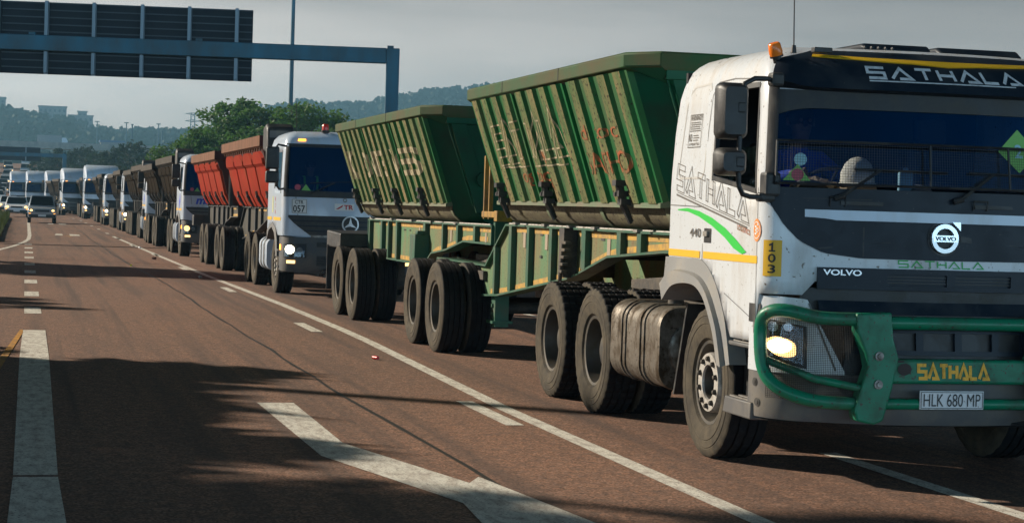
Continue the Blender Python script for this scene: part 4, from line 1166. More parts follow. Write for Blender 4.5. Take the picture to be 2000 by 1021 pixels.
# ================================================================== side tipper trailers
def trailer_axles(root, ys):
    b = MB()
    for y in ys:
        b.tube([(-1.0, y, TR), (1.0, y, TR)], .07, 10)
        for s in (-1, 1): b.cbox((s * .5, y, .72), (.1, .5, .3))
    b.build('axle', GRIMY, root, 40)
    for y in ys:
        for s in (-1, 1): wheel(root, 'trail', y, s)
def corrugated_tub(root, y0, y1, ztop, letters, latch_y, zled=1.76, xt=1.19, xl=.83):
    """Dirty green side-tipping tub with corrugated flanks."""
    Lh = y1 - y0; ch = .30
    zt = ztop - .12
    def flank(z): return xt + (xl - xt) * (zt - z) / (zt - zled)
    low = [(xl, zled), (xl - .005, zled - .06), (xl - .04, zled - .13), (xl - .11, zled - .19), (xl - .20, zled - .225), (xl - .34, zled - .24)]
    prof = [(xt, zt)] + low
    def sect(y, ins):
        l = [(-max(x - ins, .2), z) for x, z in prof]; r = [(-x, z) for x, z in l[::-1]]
        return [(x, y, z + (0)) for x, z in l + r]
    h = MB(); rings = [sect(y0 + .06, .24), sect(y0 + ch, 0), sect(y1 - ch, 0), sect(y1 - .06, .24)]
    n = len(rings[0])
    vs = [p for r in rings for p in r]; fs = []; 
    o = len(h.v); h.v += vs
    for k in range(3):
        for i in range(n):
            j = (i + 1) % n
            h.f.append([k * n + i, k * n + j, (k + 1) * n + j, (k + 1) * n + i])
            zz = (vs[i][2] + vs[j][2]) / 2
            h.m.append(2 if k != 1 else (1 if zz < zled - .02 and i != n - 1 else 0))
    h.f.append(list(range(n))[::-1]); h.m.append(2); h.f.append([3 * n + i for i in range(n)]); h.m.append(2)
    # corrugation
    nb = 3; bay = (Lh - 2 * ch) / nb; nr = 5 if Lh > 6.5 else 4
    ribs = []; bays = []
    for b in range(nb):
        a0 = y0 + ch + b * bay + (.10 if b else .03); a1 = y0 + ch + (b + 1) * bay - (.05 if b < nb - 1 else .03); bays.append((a0 - .03, a1 + .0))
        p = (a1 - a0) / nr
        for k in range(nr): ribs.append((a0 + k * p + .02, a0 + k * p + p * .66))
    RH = .085; BH = .053
    for s in (-1, 1):
        for a, b in bays:
            q = [(s * (flank(z) + o), y, z - o * .3) for y in (a, b) for z in (zled + .03, zt) for o in (0, BH)]
            h.add(q, [(0, 1, 3, 2), (4, 6, 7, 5), (1, 5, 7, 3), (0, 4, 5, 1), (2, 3, 7, 6)], 0)
        for a, b in ribs:
            def pt(y, z, o): return (s * (flank(z) + o), y, z - o * .3)
            za, zb = zt, zled + .03
            m = .035
            cs = [(a, BH), (a + m, RH), (b - m, RH), (b, BH)]
            zz = [zb, zb + .35, zb + .7, za]
            for q in range(3):
                (ya, oa), (yb, ob) = cs[q], cs[q + 1]
                jr = random.Random(int(a * 100) + (0 if s < 0 else 7)); jy = [jr.uniform(-.010, .010) for _ in zz]
                h.add([pt(ya + j, z, oa) for z, j in zip(zz, jy)] + [pt(yb + j, z, ob) for z, j in zip(zz, jy)], [(i, 4 + i, 5 + i, i + 1) for i in range(3)], 3 if q == 1 else 0)
    tub = h.build('tub', [TUBG, TUBLOW, TUBE_, TUBGD], root, 30)
    # rim: chamfered ring, raised edge
    c = .28; W = 1.275
    plan = lambda w, e: [(-w, y0 + c - e), (-w + .22, y0 - e), (w - .22, y0 - e), (w, y0 + c - e), (w, y1 - c + e), (w - .22, y1 + e), (-w + .22, y1 + e), (-w, y1 - c + e)]
    rm = MB(); rm.loft([[(x, y, zt - .03) for x, y in plan(W - .05, 0)], [(x, y, zt + .0) for x, y in plan(W, .01)], [(x, y, ztop - .015) for x, y in plan(W, .01)], [(x, y, ztop) for x, y in plan(W - .02, 0)], [(x, y, ztop) for x, y in plan(W - .2, -.15)], [(x, y, ztop - .1) for x, y in plan(W - .22, -.17)]])
    ro = rm.build('rim', [mat('worn_green_rim', (.022, .075, .025), .6, spec=.2, dirt=((.085, .07, .035), .5, 3, (1, .5, 1)), speck=((.1, .06, .03), 36, .68))], tub, 30, bevel=.006)
    jt = MB()
    for k in (.36, .7):
        y = y0 + Lh * k; jt.box(-W - .004, -W + .02, y, y + .012, zt, ztop - .01)
    jt.build('rim_joint', BLACKP, ro, 0)
    # ledge strip and belly bands
    ld = MB()
    for s in (-1, 1):
        ld.prism([(s * (xl - .02), zled + .04), (s * (xl + .085), zled + .01), (s * (xl + .085), zled - .03), (s * (xl - .02), zled - .02)], 'y', y0 + ch, y1 - ch)
        for b in range(nb + 1):
            y = y0 + ch + b * bay + (-.0 if b < nb else -.12)
            ring_ = [[(s * (x + .012), y + dy, z - .008) for x, z in low] for dy in (0, .10)]
            ld.loft(ring_, 0, closed=False)
    ld.build('side_ledge', [mat('dusty_green_ledge', (.10, .15, .08), .65, dirt=((.17, .14, .09), .5, 3, (1, 1, 1)))], tub, 30)
    # end frames
    ef = MB()
    for (ya, yb, sg) in ((y0, y0 + .10, 1), (y1 - .10, y1, -1)):
        ef.box(-1.0, 1.0, ya + .0, yb, zt - .10, ztop - .02)
        for s in (-1, 1):
            P_ = [(s * (xt - .22), zt), (s * (xt - .40), zt), (s * (xl - .44), zled - .1), (s * (xl - .24), zled - .1)]
            ef.prism(P_, 'y', ya + .02, ya + .06 if sg > 0 else yb - .02)
            ef.tube([(s * (xt - .20), ya + .05, zt - .05), (s * (xl - .20), ya + .05, zled), (s * (xl - .30), ya + .05, zled - .12)], .012, 6)
    ef.cbox((-.35, y0 + .03, 2.05), (.10, .08, .24)); ef.lathe([(0, -.05), (.09, -.05), (.09, .05)], 14, 'y', (-.52, y0 + .03, 2.05))
    ef.build('end_frame', TUBE_, tub, 30, bevel=.006)
    gs = MB()
    for s in (-1, 1):
        gs.add([(s * W, y0 + c - .02, zt + .01), (s * (W - .22), y0 - .015, zt + .01), (s * (xt - .30), y0 + .03, zt - .16), (s * (xt - .02), y0 + ch + .02, zt - .02)], [(0, 1, 2, 3)])
    gs.build('corner_gusset', TUBE_, tub, 0)
    # lettering survives only on the raised ribs
    for polys, m in letters:
        t = MB()
        for p in polys:                         # p in (distance from rear end, height)
            q = [(y1 - a, b) for a, b in p]
            for i, (a, b) in enumerate(ribs):
                nx = ribs[i + 1][0] if i + 1 < len(ribs) and ribs[i + 1][0] - b < .25 else b
                for lo, hi, o0, o1, dy in ((a, a + .035, BH, RH, -.004), (a + .035, b - .035, RH, RH, 0), (b - .035, b, RH, BH, .004), (b, nx, BH, BH, 0)):
                    if hi - lo < 1e-4: continue
                    cp = clip(q, lo, hi)
                    if len(cp) > 2:
                        ov = lambda y: o0 + (o1 - o0) * (y - lo) / (hi - lo)
                        t.add([(-(flank(z) + ov(y) + .006), y + dy, z - ov(y) * .3) for y, z in cp], [list(range(len(cp)))])
        if t.v: t.build('lettering', m, tub, 0)
    for yl in latch_y:
        k = MB(); n = Vector((-.94, 0, -.33)).normalized()
        def q(z, o): return Vector((-(flank(z) + o), yl, z - o * .3))
        k.tube([q(zled + .22, RH + .03), q(zled + .02, .13), q(zled - .12, .10)], [.038, .034, .02], 6)
        for z in (zled + .21, zled + .12, zled + .05): k.cbox(q(z, RH + .03), (.09, .11, .05))
        k.cbox(q(zled + .12, RH + .05) + Vector((0, .06, 0)), (.05, .10, .035)); k.tube([q(zled - .03, .13), q(zled - .13, .12) + Vector((0, -.03, 0))], .02, 6)
        k.build('latch', BLACKP, tub, 40)
    return tub
def web_chassis(root, poly, x, stiff, tape_top, tape_bot, mweb, mstf, mtape, holes=True):
    w = MB()
    for s in (-1, 1): w.prism(poly, 'x', *sorted((s * (x - .02), s * x)))
    w.build('chassis_web', mweb, root, 30)
    f = MB(); n = len(poly)
    for s in (-1, 1):
        for i in range(n):
            (ya, za), (yb, zb) = poly[i], poly[(i + 1) % n]
            L_ = math.hypot(yb - ya, zb - za)
            if L_ < .03: continue
            cy, cz = (ya + yb) / 2, (za + zb) / 2; an = math.atan2(zb - za, yb - ya)
            f.cbox((s * (x - .03), cy, cz), (.17, L_, .022), 0, Matrix.Rotation(an, 3, 'X'))
    f.build('flange', mstf, root, 30)
    def zr(y):
        zz = []
        for i in range(n):
            (ya, za), (yb, zb) = poly[i], poly[(i + 1) % n]
            if min(ya, yb) <= y <= max(ya, yb) and abs(yb - ya) > 1e-6: zz.append(za + (zb - za) * (y - ya) / (yb - ya))
        return min(zz), max(zz)
    st = MB()
    for y, wd_ in stiff:
        lo, hi = zr(y)
        for s in (-1, 1): st.box(*sorted((s * (x + .002), s * (x + .058))), y - wd_ / 2, y + wd_ / 2, lo + .012, hi - .012)
    st.build('stiffener', mstf, root, 0)
    tp = MB()
    def strip(y0, y1, top):
        m = max(2, int((y1 - y0) / .3)); 
        for i in range(m):
            a, b = y0 + (y1 - y0) * i / m, y0 + (y1 - y0) * (i + 1) / m
            la, ha = zr(a); lb, hb = zr(b)
            if top: q = [(a, ha - .02), (b, hb - .02), (b, hb - .075), (a, ha - .075)]
            else: q = [(a, la + .02), (b, lb + .02), (b, lb + .075), (a, la + .075)]
            tp.add([(-(x + .004), y, z) for y, z in q], [(0, 1, 2, 3)])
    for a, b in tape_top: strip(a, b, True)
    for a, b in tape_bot: strip(a, b, False)
    tp.build('reflective_tape', mtape, root, 0)
    cr = MB()
    ys_ = [p[0] for p in poly]; y = min(ys_) + .3
    while y < max(ys_) - .2:
        lo, hi = zr(y); cr.box(-x + .02, x - .02, y - .05, y + .05, max(lo, hi - .3) + .02, hi - .02); y += .9
    cr.build('cross_member', GRIMY, root, 0)
    return zr
def rebase(root, y):
    for ch in root.children: ch.location.y -= y
    root.location.y += y
def green_trailers():
    # coordinates are the lead tractor's own (its front axle at y = 0)
    a = empty('tipper_trailer')
    lets = []
    Lh = 6.1
    q = logo_polys('SATHALA', 2.5, .32, .26, .05, .36, .016)
    lets.append((shear(shift(q, 1.05, 2.20), .02) + rect(1.1, 3.5, 2.15, 2.165), TXTC))
    lets.append((shift(text_polys('logistics', 1.1, .18), 1.75, 1.96), TXTO))
    lets.append((shift(text_polys('ad to c', 1.3, .13), 4.05, 2.36), TXTO)); lets.append((shift(text_polys('SATHO', 1.25, .19, .0), 4.2, 2.06), TXTO))
    lets.append(([[(2.62, 2.30), (2.72, 2.28), (2.86, 1.98), (2.90, 1.92), (2.78, 2.0)]], TXTO))
    corrugated_tub(a, 1.72, 7.95, 2.99, lets, (2.85, 5.30, 7.15), 1.78)
    poly = [(.95, 1.545), (7.88, 1.53), (8.80, 1.05), (11.5, 1.05), (11.5, .80), (9.0, .70), (8.2, .74), (5.2, 1.06), (4.0, 1.30), (2.4, 1.39), (.95, 1.41)]
    web_chassis(a, poly, .70, [(7.64, .12), (6.87, .10), (5.96, .10), (4.77, .14), (3.64, .12), (3.05, .12), (1.9, .1), (8.35, .08)],
                [(1.0, 5.1), (5.4, 7.8)], [(1.2, 5.1), (5.4, 8.7)], WEBG, WEBD, TAPE)
    d = MB()
    for s in (-1, 1):
        d.box(*sorted((s * .70, s * .84)), 5.16, 5.34, 1.06, 1.54)
        for k in range(5): d.cbox((s * .86, 5.1 - .03 * k, 1.12 + .07 * k), (.06, .12, .03))
        d.tube([(s * .85, 5.15, 1.40), (s * .87, 5.12, 1.12), (s * .86, 5.2, 1.0)], .022, 6)
    d.build('bracket', GRIMY, a, 30, bevel=.006)
    d = MB()
    for s in (-1, 1):
        d.box(*sorted((s * .52, s * .68)), 8.55, 8.75, .36, .85); d.box(*sorted((s * .48, s * .72)), 8.5, 8.8, .40, .43)
        for z in (.5, .6, .7): d.cbox((s * .69, 8.65, z), (.02, .04, .04))
    d.build('landing_leg', WEBD, a, 30)
    d = MB(); d.box(-.75, .75, 8.9, 11.3, .88, .98); d.box(-.45, .45, 9.5, 10.6, 1.05, 1.14); d.build('rear_deck', GRIMY, a, 0)
    h = MB()
    for y in (7.25, 6.5, 6.1, 4.3): h.box(-.706, -.701, y - .06, y + .06, 1.44, 1.46); 
    for y in (6.5, 6.0, 4.4): h.box(-.712, -.70, y - .04, y + .04, 1.21, 1.235)
    h.build('slot_marking', BLACKP, a, 0)
    h = MB()
    for y in (7.2, 6.3, 4.1): h.box(-.708, -.70, y - .05, y + .05, 1.30, 1.46)
    h.build('marker_reflector', mat('dull_reflector', (.35, .28, .2), .5), a, 0)
    rl = MB()
    for s in (-1, 1): rl.tube([(s * .72, 1.0, 1.552), (s * .72, 7.8, 1.538)], .018, 6)
    for y in (1.8, 3.1, 4.4, 5.25, 6.2, 7.4): rl.box(-.78, .78, y - .06, y + .06, 1.54, 1.565)
    rl.build('tub_rest', STEEL, a, 40)
    trailer_axles(a, (9.46, 10.82))
    tag(a, 'front green corrugated side tipper trailer coupled behind the white cab with orange faded lettering', 'trailer', 'side tipper trailers')
    rebase(a, 5.2)
    r = empty('tipper_trailer')
    lets = [(shift(text_polys('K', .6, .42, .02), .7, 2.1), TXTC), (shift(text_polys('ONTE', 1.75, .36, .03), 1.95, 2.12), TXTC), (shift(text_polys('VEES', 1.9, .36, .03), 4.15, 2.12), TXTC)]
    corrugated_tub(r, 10.0, 17.2, 2.93, lets, (11.43, 13.22, 14.7, 16.45), 1.74)
    poly = [(8.55, 1.505), (16.75, 1.475), (16.75, .93), (12.35, .93), (11.9, 1.10), (11.0, 1.17), (10.0, 1.30), (8.55, 1.30)]
    web_chassis(r, poly, .70, [(15.56, .14), (15.0, .08), (14.35, .12), (12.36, .14), (11.2, .08), (10.34, .10), (9.4, .10), (16.6, .10)],
                [(8.7, 12.2), (12.7, 16.0)], [(8.9, 12.0), (12.6, 16.4)], WEBG, WEBD, TAPE)
    d = MB()
    for s in (-1, 1):
        d.box(*sorted((s * .70, s * .90)), 12.25, 12.6, .98, 1.33); d.box(*sorted((s * .74, s * .86)), 12.3, 12.45, 1.33, 1.38)
    d.build('bracket', WEBD, r, 30, bevel=.01)
    y_ = MB()
    for s in (-1, 1):
        for yy in (9.05, 9.30): y_.box(*sorted((s * .62, s * .67)), yy, yy + .045, 1.58, 2.32)
        y_.box(*sorted((s * .62, s * .68)), 8.4, 9.37, 1.60, 1.67)
        y_.box(*sorted((s * .56, s * .74)), 8.35, 8.5, 1.56, 1.68)
    y_.build('guard_post', mat('dirty_yellow_paint', (.42, .22, .012), .5, dirt=((.10, .06, .03), .5, 9, (1, 1, .4))), r, 30, bevel=.006)
    f = MB()
    f.box(-.72, .72, 8.5, 8.58, 1.15, 1.55); f.lathe([(.05, -.03), (.05, .0), (0, .0)], 14, 'y', (-.5, 8.5, 1.42)); f.lathe([(.035, -.03), (.035, .0), (0, .0)], 14, 'y', (-.3, 8.5, 1.42))
    f.build('front_plate', WEBD, r, 30)
    rl = MB()
    for s in (-1, 1): rl.tube([(s * .72, 8.7, 1.512), (s * .72, 16.7, 1.484)], .018, 6)
    for y in (10.4, 11.9, 13.2, 14.7, 16.4): rl.box(-.78, .78, y - .06, y + .06, 1.495, 1.52)
    rl.build('tub_rest', STEEL, r, 40)
    h = MB()
    for y in (13.6, 13.95, 13.5, 14.0): h.box(-.708, -.70, y - .05, y + .05, 1.36 if y > 13.55 else 1.10, 1.375 if y > 13.55 else 1.115)
    h.build('slot_marking', BLACKP, r, 0)
    h = MB()
    for y in (9.0, 10.9, 12.9): h.box(-.708, -.70, y - .04, y + .04, 1.28, 1.42)
    h.build('marker_reflector', MATS['dull_reflector'], r, 0)
    g = MB(); g.prism([(16.75, 1.25), (18.1, 1.28), (18.1, 1.02), (16.75, 1.02)], 'x', -1.18, 1.18)
    g.build('rear_mudguard', BLACKP, r, 0, bevel=.02)
    mf = MB()
    for s in (-1, 1): mf.box(*sorted((s * .6, s * 1.2)), 17.9, 17.93, .35, 1.05)
    mf.build('mudflap', BLACKP, r, 0)
    trailer_axles(r, (15.44, 16.80))
    tag(r, 'rear green corrugated side tipper trailer with faded cream block letters on its flank', 'trailer', 'side tipper trailers')
    rebase(r, 12.9)
    return a, r

def panel_tub(root, y0, y1, ztop, mp, mh, mr, npan=4):
    zt = ztop - .22
    sec = [(1.17, zt), (1.10, 2.50), (1.04, 2.44), (.90, 1.86), (.86, 1.80), (.80, 1.62), (.62, 1.54)]
    def fx(z):
        t = [(zz, x) for x, zz in sec][::-1]; return lerp_tab(t, z)
    h = MB(); c = .15
    def sect(y, ins): return [(-max(x - ins, .2), y, z) for x, z in sec] + [(max(x - ins, .2), y, z) for x, z in sec[::-1]]
    h.loft([sect(y0, .16), sect(y0 + c, 0), sect(y1 - c, 0), sect(y1, .16)])
    # end ribs
    for yy in (y0 - .03, y1 - .03):
        h.box(-1.0, 1.0, yy, yy + .06, zt - .12, ztop - .02)
    tub = h.build('tub', mh, root, 30)
    pn = (y1 - y0 - 2 * c) / npan; g = .07
    zs = [1.60, 1.76, 1.80, 1.86, 2.15, 2.44, 2.50, 2.60, 2.68, 2.74]
    zs = [z for z in zs if z < zt - .02]
    top = zs[-1]
    for k in range(npan):
        a = y0 + c + k * pn + g; b = a + pn - 2 * g
        for s in (-1, 1):
            m = MB()
            def wfac(z): return 1 if z < 2.55 else max(.35, math.sqrt(max(0, 1 - ((z - 2.55) / (top - 2.55 + .03)) ** 2)))
            cy = (a + b) / 2; hw = (b - a) / 2
            base = [[(s * fx(z), cy + e * hw * wfac(z), z) for z in zs] for e in (-1, 1)]
            up = [[(s * (fx(z) + .055), cy + e * (hw * wfac(z) - .04), z - .02) for z in zs] for e in (-1, 1)]
            m.loft([base[0], up[0], up[1], base[1]], 0, closed=False)
            m.add([base[0][-1], up[0][-1], up[1][-1], base[1][-1]], [(0, 1, 2, 3)]); m.add([base[0][0], up[0][0], up[1][0], base[1][0]], [(0, 1, 2, 3)])
            m.build('side_panel', mp, tub, 25)
    r = MB(); W = 1.26
    pl = lambda w, e: [(-w, y0 - e), (w, y0 - e), (w, y1 + e), (-w, y1 + e)]
    r.loft([[(x, y, zt - .02) for x, y in pl(W - .05, 0)], [(x, y, zt + .01) for x, y in pl(W, .04)], [(x, y, ztop) for x, y in pl(W, .04)], [(x, y, ztop) for x, y in pl(W - .14, -.12)], [(x, y, ztop - .2) for x, y in pl(W - .14, -.12)]])
    # only the flanks show the worn band; ends use the tub's paint
    ro = r.build('rim', [mr], tub, 20)
    e = MB()
    for ya, yb in ((y0 - .055, y0 - .041), (y1 + .041, y1 + .055)): e.box(-W + .01, W - .01, ya, yb, zt, ztop - .005)
    e.build('end_band', mh, ro, 0)
    bo = MB()
    n = int((y1 - y0) / .45)
    for k in range(n):
        for s in (-1, 1): bo.lathe([(.035, 0), (.035, s * .03), (0, s * .035)], 8, 'x', (s * (fx(zt - .07) + .03), y0 + .3 + k * (y1 - y0 - .6) / (n - 1), zt - .05))
    bo.build('bolt_row', mr, tub, 30)
    for k in range(npan):
        y = y0 + c + (k + .5) * pn - .35
        l = MB(); l.tube([(-(fx(1.85) + .08), y, 1.92), (-(fx(1.7) + .09), y, 1.72), (-(fx(1.6) + .06), y - .03, 1.56)], [.05, .04, .025], 6); l.cbox((-(fx(1.78) + .1), y + .05, 1.80), (.08, .13, .05)); l.build('latch', BLACKP, tub, 40)
    return tub
def panel_trailers(mp, mh, mr, mt=TAPE):
    a = empty('tipper_trailer')
    panel_tub(a, 3.3, 11.1, 3.04, mp, mh, mr)
    web_chassis(a, [(2.6, 1.57), (10.2, 1.55), (11.2, 1.02), (12.9, 1.02), (12.9, .82), (10.9, .76), (7.6, 1.02), (5.6, 1.32), (2.6, 1.38)], .72,
                [(4.2, .10), (5.6, .14), (6.8, .10), (7.9, .14), (9.3, .10)], [(6.0, 7.6)], [(7.8, 10.2)], GRCH, BLACKP, mt)
    trailer_axles(a, (11.0, 12.36))
    rl = MB()
    for y in (3.8, 5.4, 7, 8.6, 10.2): rl.box(-.8, .8, y - .06, y + .06, 1.545, 1.585)
    rl.build('tub_rest', GRIMY, a, 0)
    rebase(a, 7)
    r = empty('tipper_trailer')
    panel_tub(r, 12.95, 20.0, 2.93, mp, mh, mr)
    web_chassis(r, [(11.6, 1.55), (19.6, 1.52), (19.6, .95), (15.2, .95), (14.6, 1.12), (13.2, 1.28), (11.6, 1.30)], .72,
                [(13.2, .12), (14.2, .10), (15.3, .14), (16.6, .10), (18.0, .14)], [(12.4, 13.6)], [(12.0, 14.2)], GRCH, BLACKP, mt)
    st = MB()
    for s in (-1, 1):
        for yy in (12.2, 12.45): st.box(*sorted((s * .85, s * .92)), yy, yy + .05, 1.55, 2.35)
    st.build('guard_post', BLACKP, r, 0)
    rl = MB()
    for y in (13.4, 15, 16.6, 18.2, 19.6): rl.box(-.8, .8, y - .06, y + .06, 1.525, 1.57)
    rl.build('tub_rest', GRIMY, r, 0)
    g = MB(); g.box(-1.18, 1.18, 19.6, 20.1, .95, 1.25)
    g.build('rear_mudguard', BLACKP, r, 0, bevel=.02)
    trailer_axles(r, (15.35, 16.71) if False else (15.3, 16.66))
    rebase(r, 16)
    return a, r

# ================================================================== people
SKIN_ = mat('dark_skin', (.10, .052, .032), .55)
def person(loc, jacket, hivis=None):
    """Seated driver, hands on the wheel; one continuous body, hair and vest as children."""
    J = {'pelvis': (0, 0, .10, .15), 'belly': (0, .0, .26, .145), 'chest': (0, .01, .42, .15), 'neck0': (0, .0, .56, .065), 'neck': (0, -.015, .62, .055), 'jaw': (0, -.035, .68, .07), 'skull': (0, -.025, .775, .092), 'crown': (0, -.01, .84, .06)}
    E = [('pelvis', 'belly'), ('belly', 'chest'), ('chest', 'neck0'), ('neck0', 'neck'), ('neck', 'jaw'), ('jaw', 'skull'), ('skull', 'crown')]
    for n, s in (('l', -1), ('r', 1)):
        w = (s * .215, -.475, .395)
        J.update({n + 'sh': (s * .175, .01, .50, .075), n + 'el': (s * .27, -.20, .34, .052), n + 'fo': (s * .245, -.34, .37, .046), n + 'wr': (*w, .030), n + 'pa': (s * .215, -.525, .395, .034), n + 'pb': (s * .212, -.555, .392, .034),
                  n + 'hi': (s * .10, -.05, .09, .095), n + 'kn': (s * .15, -.44, .14, .062), n + 'ca': (s * .15, -.48, -.05, .058), n + 'an': (s * .15, -.50, -.26, .04), n + 'to': (s * .16, -.66, -.30, .038)})
        E += [('chest', n + 'sh'), (n + 'sh', n + 'el'), (n + 'el', n + 'fo'), (n + 'fo', n + 'wr'), (n + 'wr', n + 'pa'), (n + 'pa', n + 'pb'), ('pelvis', n + 'hi'), (n + 'hi', n + 'kn'), (n + 'kn', n + 'ca'), (n + 'ca', n + 'an'), (n + 'an', n + 'to')]
        for k in range(4):        # fingers wrap the rim
            zz = .415 - k * .019; ln = (.030, .034, .032, .025)[k]
            J[n + 'f%da' % k] = (s * (.212 - .004 * k), -.575, zz, .0095); J[n + 'f%db' % k] = (s * (.200 - .004 * k), -.575 - ln, zz - .004, .0088); J[n + 'f%dc' % k] = (s * (.178 - .004 * k), -.578 - ln * .7, zz - .010, .008); J[n + 'f%dd' % k] = (s * (.172 - .004 * k), -.556, zz - .012, .0075)
            E += [(n + 'pb', n + 'f%da' % k), (n + 'f%da' % k, n + 'f%db' % k), (n + 'f%db' % k, n + 'f%dc' % k), (n + 'f%dc' % k, n + 'f%dd' % k)]
        J[n + 'ta'] = (s * .186, -.525, .412, .012); J[n + 'tb'] = (s * .178, -.552, .424, .0105); J[n + 'tc'] = (s * .180, -.578, .426, .009)
        E += [(n + 'pa', n + 'ta'), (n + 'ta', n + 'tb'), (n + 'tb', n + 'tc')]
    names = list(J); idx = {n: i for i, n in enumerate(names)}
    me = bpy.data.meshes.new('person'); me.from_pydata([J[n][:3] for n in names], [(idx[a], idx[b]) for a, b in E], [])
    ob = bpy.data.objects.new('person', me); COL.objects.link(ob)
    sk = ob.modifiers.new('skin', 'SKIN'); sk.use_smooth_shade = True
    for n in names:
        v = me.skin_vertices[0].data[idx[n]]; r = J[n][3]; v.radius = (r, r); v.use_root = (n == 'pelvis')
    sub = ob.modifiers.new('subsurf', 'SUBSURF'); sub.levels = 2; sub.render_levels = 2
    dg = bpy.context.evaluated_depsgraph_get(); dg.update()
    nm = bpy.data.meshes.new_from_object(ob.evaluated_get(dg)); ob.modifiers.clear(); ob.data = nm; nm.name = 'person'
    nm.materials.clear()
    trou = mat('dark_trousers', (.02, .022, .03), .9)
    for m in (jacket, SKIN_, trou): nm.materials.append(m)
    for p in nm.polygons:
        c = p.center; i = 0
        if c.z > .585: i = 1
        elif c.y < -.455 and c.z > .25: i = 1
        elif c.z < .16: i = 2
        p.material_index = i; p.use_smooth = True
    ob.location = loc
    hr = MB(); hr.lathe([(.088, .745), (.100, .775), (.099, .82), (.075, .862), (.035, .882), (0, .886)], 18, 'z', (0, -.012, 0)); hr.build('hair', mat('black_hair', (.012, .011, .01), .8), ob, 60)
    fa = MB()
    for s in (-1, 1):
        fa.lathe([(0, -.008), (.011, -.005), (.014, .006)], 10, 'y', (s * .034, -.112, .775)); fa.cbox((s * .095, -.015, .765), (.018, .035, .055))
    fa.build('eyes_and_ears', SKIN_, ob, 40)
    ns = MB(); ns.prism([(-.105, .775), (-.136, .735), (-.105, .728)], 'x', -.013, .013); ns.cbox((0, -.105, .702), (.045, .012, .012)); ns.build('nose_and_mouth', mat('dark_lips', (.07, .03, .025), .5), ob, 40)
    if hivis:
        v = MB()
        for s in (-1, 1): v.tube([(s * .11, -.155, .24), (s * .12, -.160, .42), (s * .12, -.09, .57), (s * .12, .10, .57), (s * .12, .165, .40)], .022, 6)
        v.tube([(.16 * math.cos(a), .0 + .17 * math.sin(a), .30) for a in [2 * math.pi * i / 20 for i in range(20)]], .022, 6, closed=True)
        v.build('safety_vest', hivis, ob, 60)
    return ob

# ================================================================== cars
def car(kind, m):
    root = empty('minivan' if kind == 'van' else 'car')
    w = .80 if kind == 'van' else .83
    h = 1.62 if kind == 'van' else 1.46
    pr = {'van': [(-1.75, .42), (-1.80, .62), (-1.70, .84), (-1.05, 1.02), (2.05, 1.02), (2.10, .7), (2.05, .36), (-1.70, .32)],
          'hatch': [(-1.85, .42), (-1.9, .60), (-1.78, .76), (-.85, .92), (1.9, .95), (2.0, .6), (1.9, .34), (-1.8, .30)]}[kind]
    b = MB(); b.prism(pr, 'x', -w, w); body = b.build('body', m, root, 30, bevel=.07, seg=3)
    y0, y1, y2, y3 = (-1.15, -.42, 1.85, 2.03) if kind == 'van' else (-.95, -.15, 1.0, 1.75)
    zb = 1.0 if kind == 'van' else .91
    def ring_(z, k):
        t = (z - zb) / (h - zb); wx = w - .04 - .13 * t
        return [(-wx, y0 + (y1 - y0) * t, z), (wx, y0 + (y1 - y0) * t, z), (wx, y3 + (y2 - y3) * t, z), (-wx, y3 + (y2 - y3) * t, z)]
    c = MB(); c.loft([ring_(zb, 0), ring_(h - .05, 0), [(x * .93, y * .97, h) for x, y, z in ring_(h, 0)]]); c.build('cabin', m, body, 30, bevel=.05, seg=3)
    def gl(name, q0, q1, a0, a1, t0, t1):
        lo = ring_(zb + (h - zb) * t0, 0); hi = ring_(zb + (h - zb) * t1, 0)
        P = lambda r, a: Vector(r[q0]).lerp(Vector(r[q1]), a)
        pts = [P(lo, a0), P(lo, a1), P(hi, a1), P(hi, a0)]
        n = (pts[1] - pts[0]).cross(pts[3] - pts[0]).normalized()
        ctr = Vector((0, .3, 1.2))
        if n.dot(pts[0] - ctr) < 0: n = -n
        g = MB(); g.add([p + n * .006 for p in pts], [(0, 1, 2, 3)]); return g.build(name, BLKG, root, 0)
    gl('windscreen', 0, 1, .05, .95, .06, .90)
    gl('side_window', 0, 3, .10, .48, .10, .85); gl('side_window', 0, 3, .52, .92, .10, .85); gl('side_window', 1, 2, .10, .92, .10, .85); gl('rear_window', 3, 2, .08, .92, .1, .85)
    for s in (-1, 1):
        hl = MB(); hl.lathe([(0, -.03), (.085, -.02), (.11, .02)], 14, 'y', (s * (w - .18), pr[1][0] + .06, .70)); hl.build('headlamp', LAMP, root, 40)
        f = MB(); f.cbox((s * (w - .10), pr[1][0] + .04, .58), (.10, .06, .05)); f.build('indicator', INDI, root, 0)
        mi = MB(); mi.cbox((s * (w + .09), -.75 if kind == 'van' else -.55, zb + .10), (.15, .08, .13)); mi.build('mirror', m, root, 0, bevel=.03)
        for y in (-1.12, 1.32):
            wl = MB().lathe([(.0, -.06), (.17, -.07), (.19, -.09)], 18); wo = wl.build('wheel', STEEL, root, 40, loc=(s * (w - .08), y, .30)); wo.rotation_euler = (0, 0, 0 if s < 0 else math.pi)
            MB().lathe([(.19, -.09), (.27, -.10), (.30, -.07), (.30, .07), (.27, .10), (.19, .09)], 20).build('tyre', TREAD, wo, 40)
    g = MB(); g.cbox((0, pr[1][0] + .03, .72), (.8, .06, .12)); g.build('grille', BLACKP, root, 0, bevel=.02)
    bp = MB(); bp.cbox((0, pr[0][0] + .02, .42), (1.5, .14, .20)); bp.build('bumper', BLACKP, root, 0, bevel=.05)
    npt = MB(); npt.cbox((0, pr[0][0] - .055, .45), (.45, .01, .11)); npt.build('number_plate', PLATE, root, 0)
    return root
